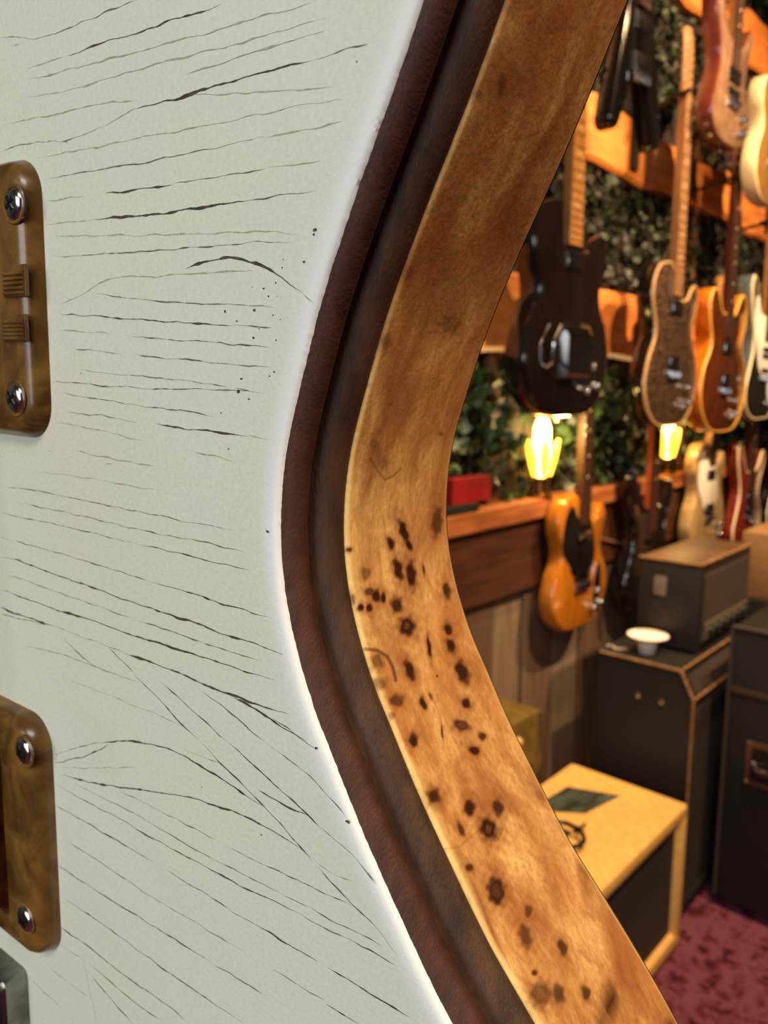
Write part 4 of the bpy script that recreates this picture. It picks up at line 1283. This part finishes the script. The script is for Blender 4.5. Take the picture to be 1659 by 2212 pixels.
def lamp(x, y, label, s=1.0, e=2.2):
    l = empty('table_lamp', (x, y, 1.115), label, 'lamp')
    Geo().lathe([(.03 * s, 0), (.03 * s, .006), (.012 * s, .012), (.01 * s, .05), (.016 * s, .055), (.0001, .056)], 18).obj('base', mat('lamp_brass', (150, 110, 50), rough=.3, metal=1.0), l, True)
    Geo().lathe([(.008 * s, .055), (.016 * s, .065), (.02 * s, .11), (.019 * s, .19), (.012 * s, .215), (.0001, .222)], 18).obj('bulb', GLOW, l, True)
    # curled glass leaves round the bulb
    for k in range(5):
        a = k * 1.256 + .3
        pts = [((.018 + .03 * t) * math.cos(a) * s, (.018 + .016 * t) * math.sin(a) * s, .06 + .15 * t - .05 * t * t) for t in (0, .25, .5, .75, 1)]
        Geo().tube(pts, [.008, .012, .012, .009, .004], 8).obj('glass_leaf', GLOW2, l, True)
    p = light('POINT', 'lamp_glow', (x, y - .06, 1.30), e, (1.0, .72, .28), .03)
    return l


lamp(1.86, 1.118, 'glowing yellow lamp on the ledge under the black chrome-covered guitar', 1.2, 3.0)
lamp(2.72, 1.118, 'glowing yellow lamp on the ledge under the amber sunburst guitar', 1.0, 2.4)

# ------------------------------------------------------------------ greenery on the wall
def leafmat(name, c1, c2):
    m = mat(name, c1, c2, 25, rough=.5, spec=.35)
    m.node_tree.nodes['Principled BSDF'].inputs['Subsurface Weight'].default_value = 0
    return m


LEAF = [leafmat('ivy_leaf_deep', (22, 32, 16), (38, 54, 24)), leafmat('ivy_leaf_mid', (52, 82, 34), (84, 112, 52)), leafmat('ivy_leaf_dark', (18, 22, 14), (32, 38, 22)), leafmat('ivy_leaf_grey', (96, 110, 92), (130, 140, 118))]


def ivy(x0, x1, z0, z1, n, label, mi, size=(.022, .042), seed=0):
    r = random.Random(seed)
    o = empty('ivy_plant', ((x0 + x1) / 2, 1.15, z0), label, 'plant', 'ivy growing between the slab rails')
    xm = (x0 + x1) / 2
    st = Geo()
    for k in range(5):
        xx = (x0 - xm) + (x1 - x0) * (k + .5) / 5
        pts = [(xx + .02 * math.sin(t * 1.7 + k), -.012 - .012 * (t % 2), (z1 - z0) * t / 6) for t in range(7)]
        st.tube(pts, .003, 5)
    st.obj('stems', mat('ivy_stem', (60, 44, 26), rough=.8), o, True)
    groups = {}
    for k in range(n):
        s = r.uniform(*size)
        c = Vector((r.uniform(x0 + .02, x1 - .02) - xm, -r.uniform(.006, .035), r.uniform(.012, z1 - z0 - .012)))
        if z0 < 1.2 and c.z < .26 and min(abs(c.x + xm - 1.86), abs(c.x + xm - 2.72)) < .075:
            continue
        if z0 < 1.2 and c.z < .10 and 1.37 < c.x + xm < 1.61:
            continue
        rot = Matrix.Rotation(r.uniform(-.9, .9), 3, 'Z') @ Matrix.Rotation(r.uniform(-.7, .9), 3, 'X') @ Matrix.Rotation(r.uniform(0, 6.28), 3, 'Y')
        sh = [(0, 0, -.55), (.38, .04, -.3), (.5, .1, .02), (.2, .03, .12), (0, 0, .62), (-.2, .03, .12), (-.5, .1, .02), (-.38, .04, -.3), (0, -.05, 0)]
        vs = [c + rot @ (Vector((a, -b, d)) * s) for a, b, d in sh]
        for v in vs:
            v.y = min(v.y, -.003)
        g_ = groups.setdefault(r.choice(mi), Geo())
        g_.add([v[:] for v in vs], [(8, i, (i + 1) % 8) for i in range(8)])
    for m_, g_ in groups.items():
        tag(g_.obj('foliage', LEAF[m_], o), kind='stuff')


ZON = [(1.117, 1.50, 'above the ledge', (0, 1, 1, 2, 3)), (1.712, 2.045, 'above the lowest slab rail', (0, 2, 2)), (2.235, 2.64, 'above the middle slab rail', (0, 2, 0)), (2.85, 3.18, 'above the top slab rail', (0, 2, 1))]  # upper zones get darker leaves, their deep shade put into the colour
SEG = [(1.12, 1.74, 'at the near end'), (1.74, 2.32, 'under the chrome-covered guitar'), (2.32, 2.95, 'behind the sparkle-top guitar'), (2.95, 3.6, 'behind the steel blue guitar'), (3.6, 4.3, 'at the far end')]
NAMES2 = ['near the white guitar', 'in the column of the yellow guitar', 'in the column of the sparkle-top guitar', 'in the column of the steel blue guitar', 'at the far end of the wall']
for zi, (za, zb_, zn_, mi) in enumerate(ZON):
    for si, (xa, xb, _) in enumerate(SEG):
        ivy(xa, xb, za, zb_, 420 if si < 3 else 260, 'leafy green ivy ' + zn_ + ' ' + NAMES2[si], mi if not (zi == 0 and si == 0) else (1, 1, 0, 3), (.024, .05) if zi == 0 else (.02, .042), seed=zi * 10 + si)
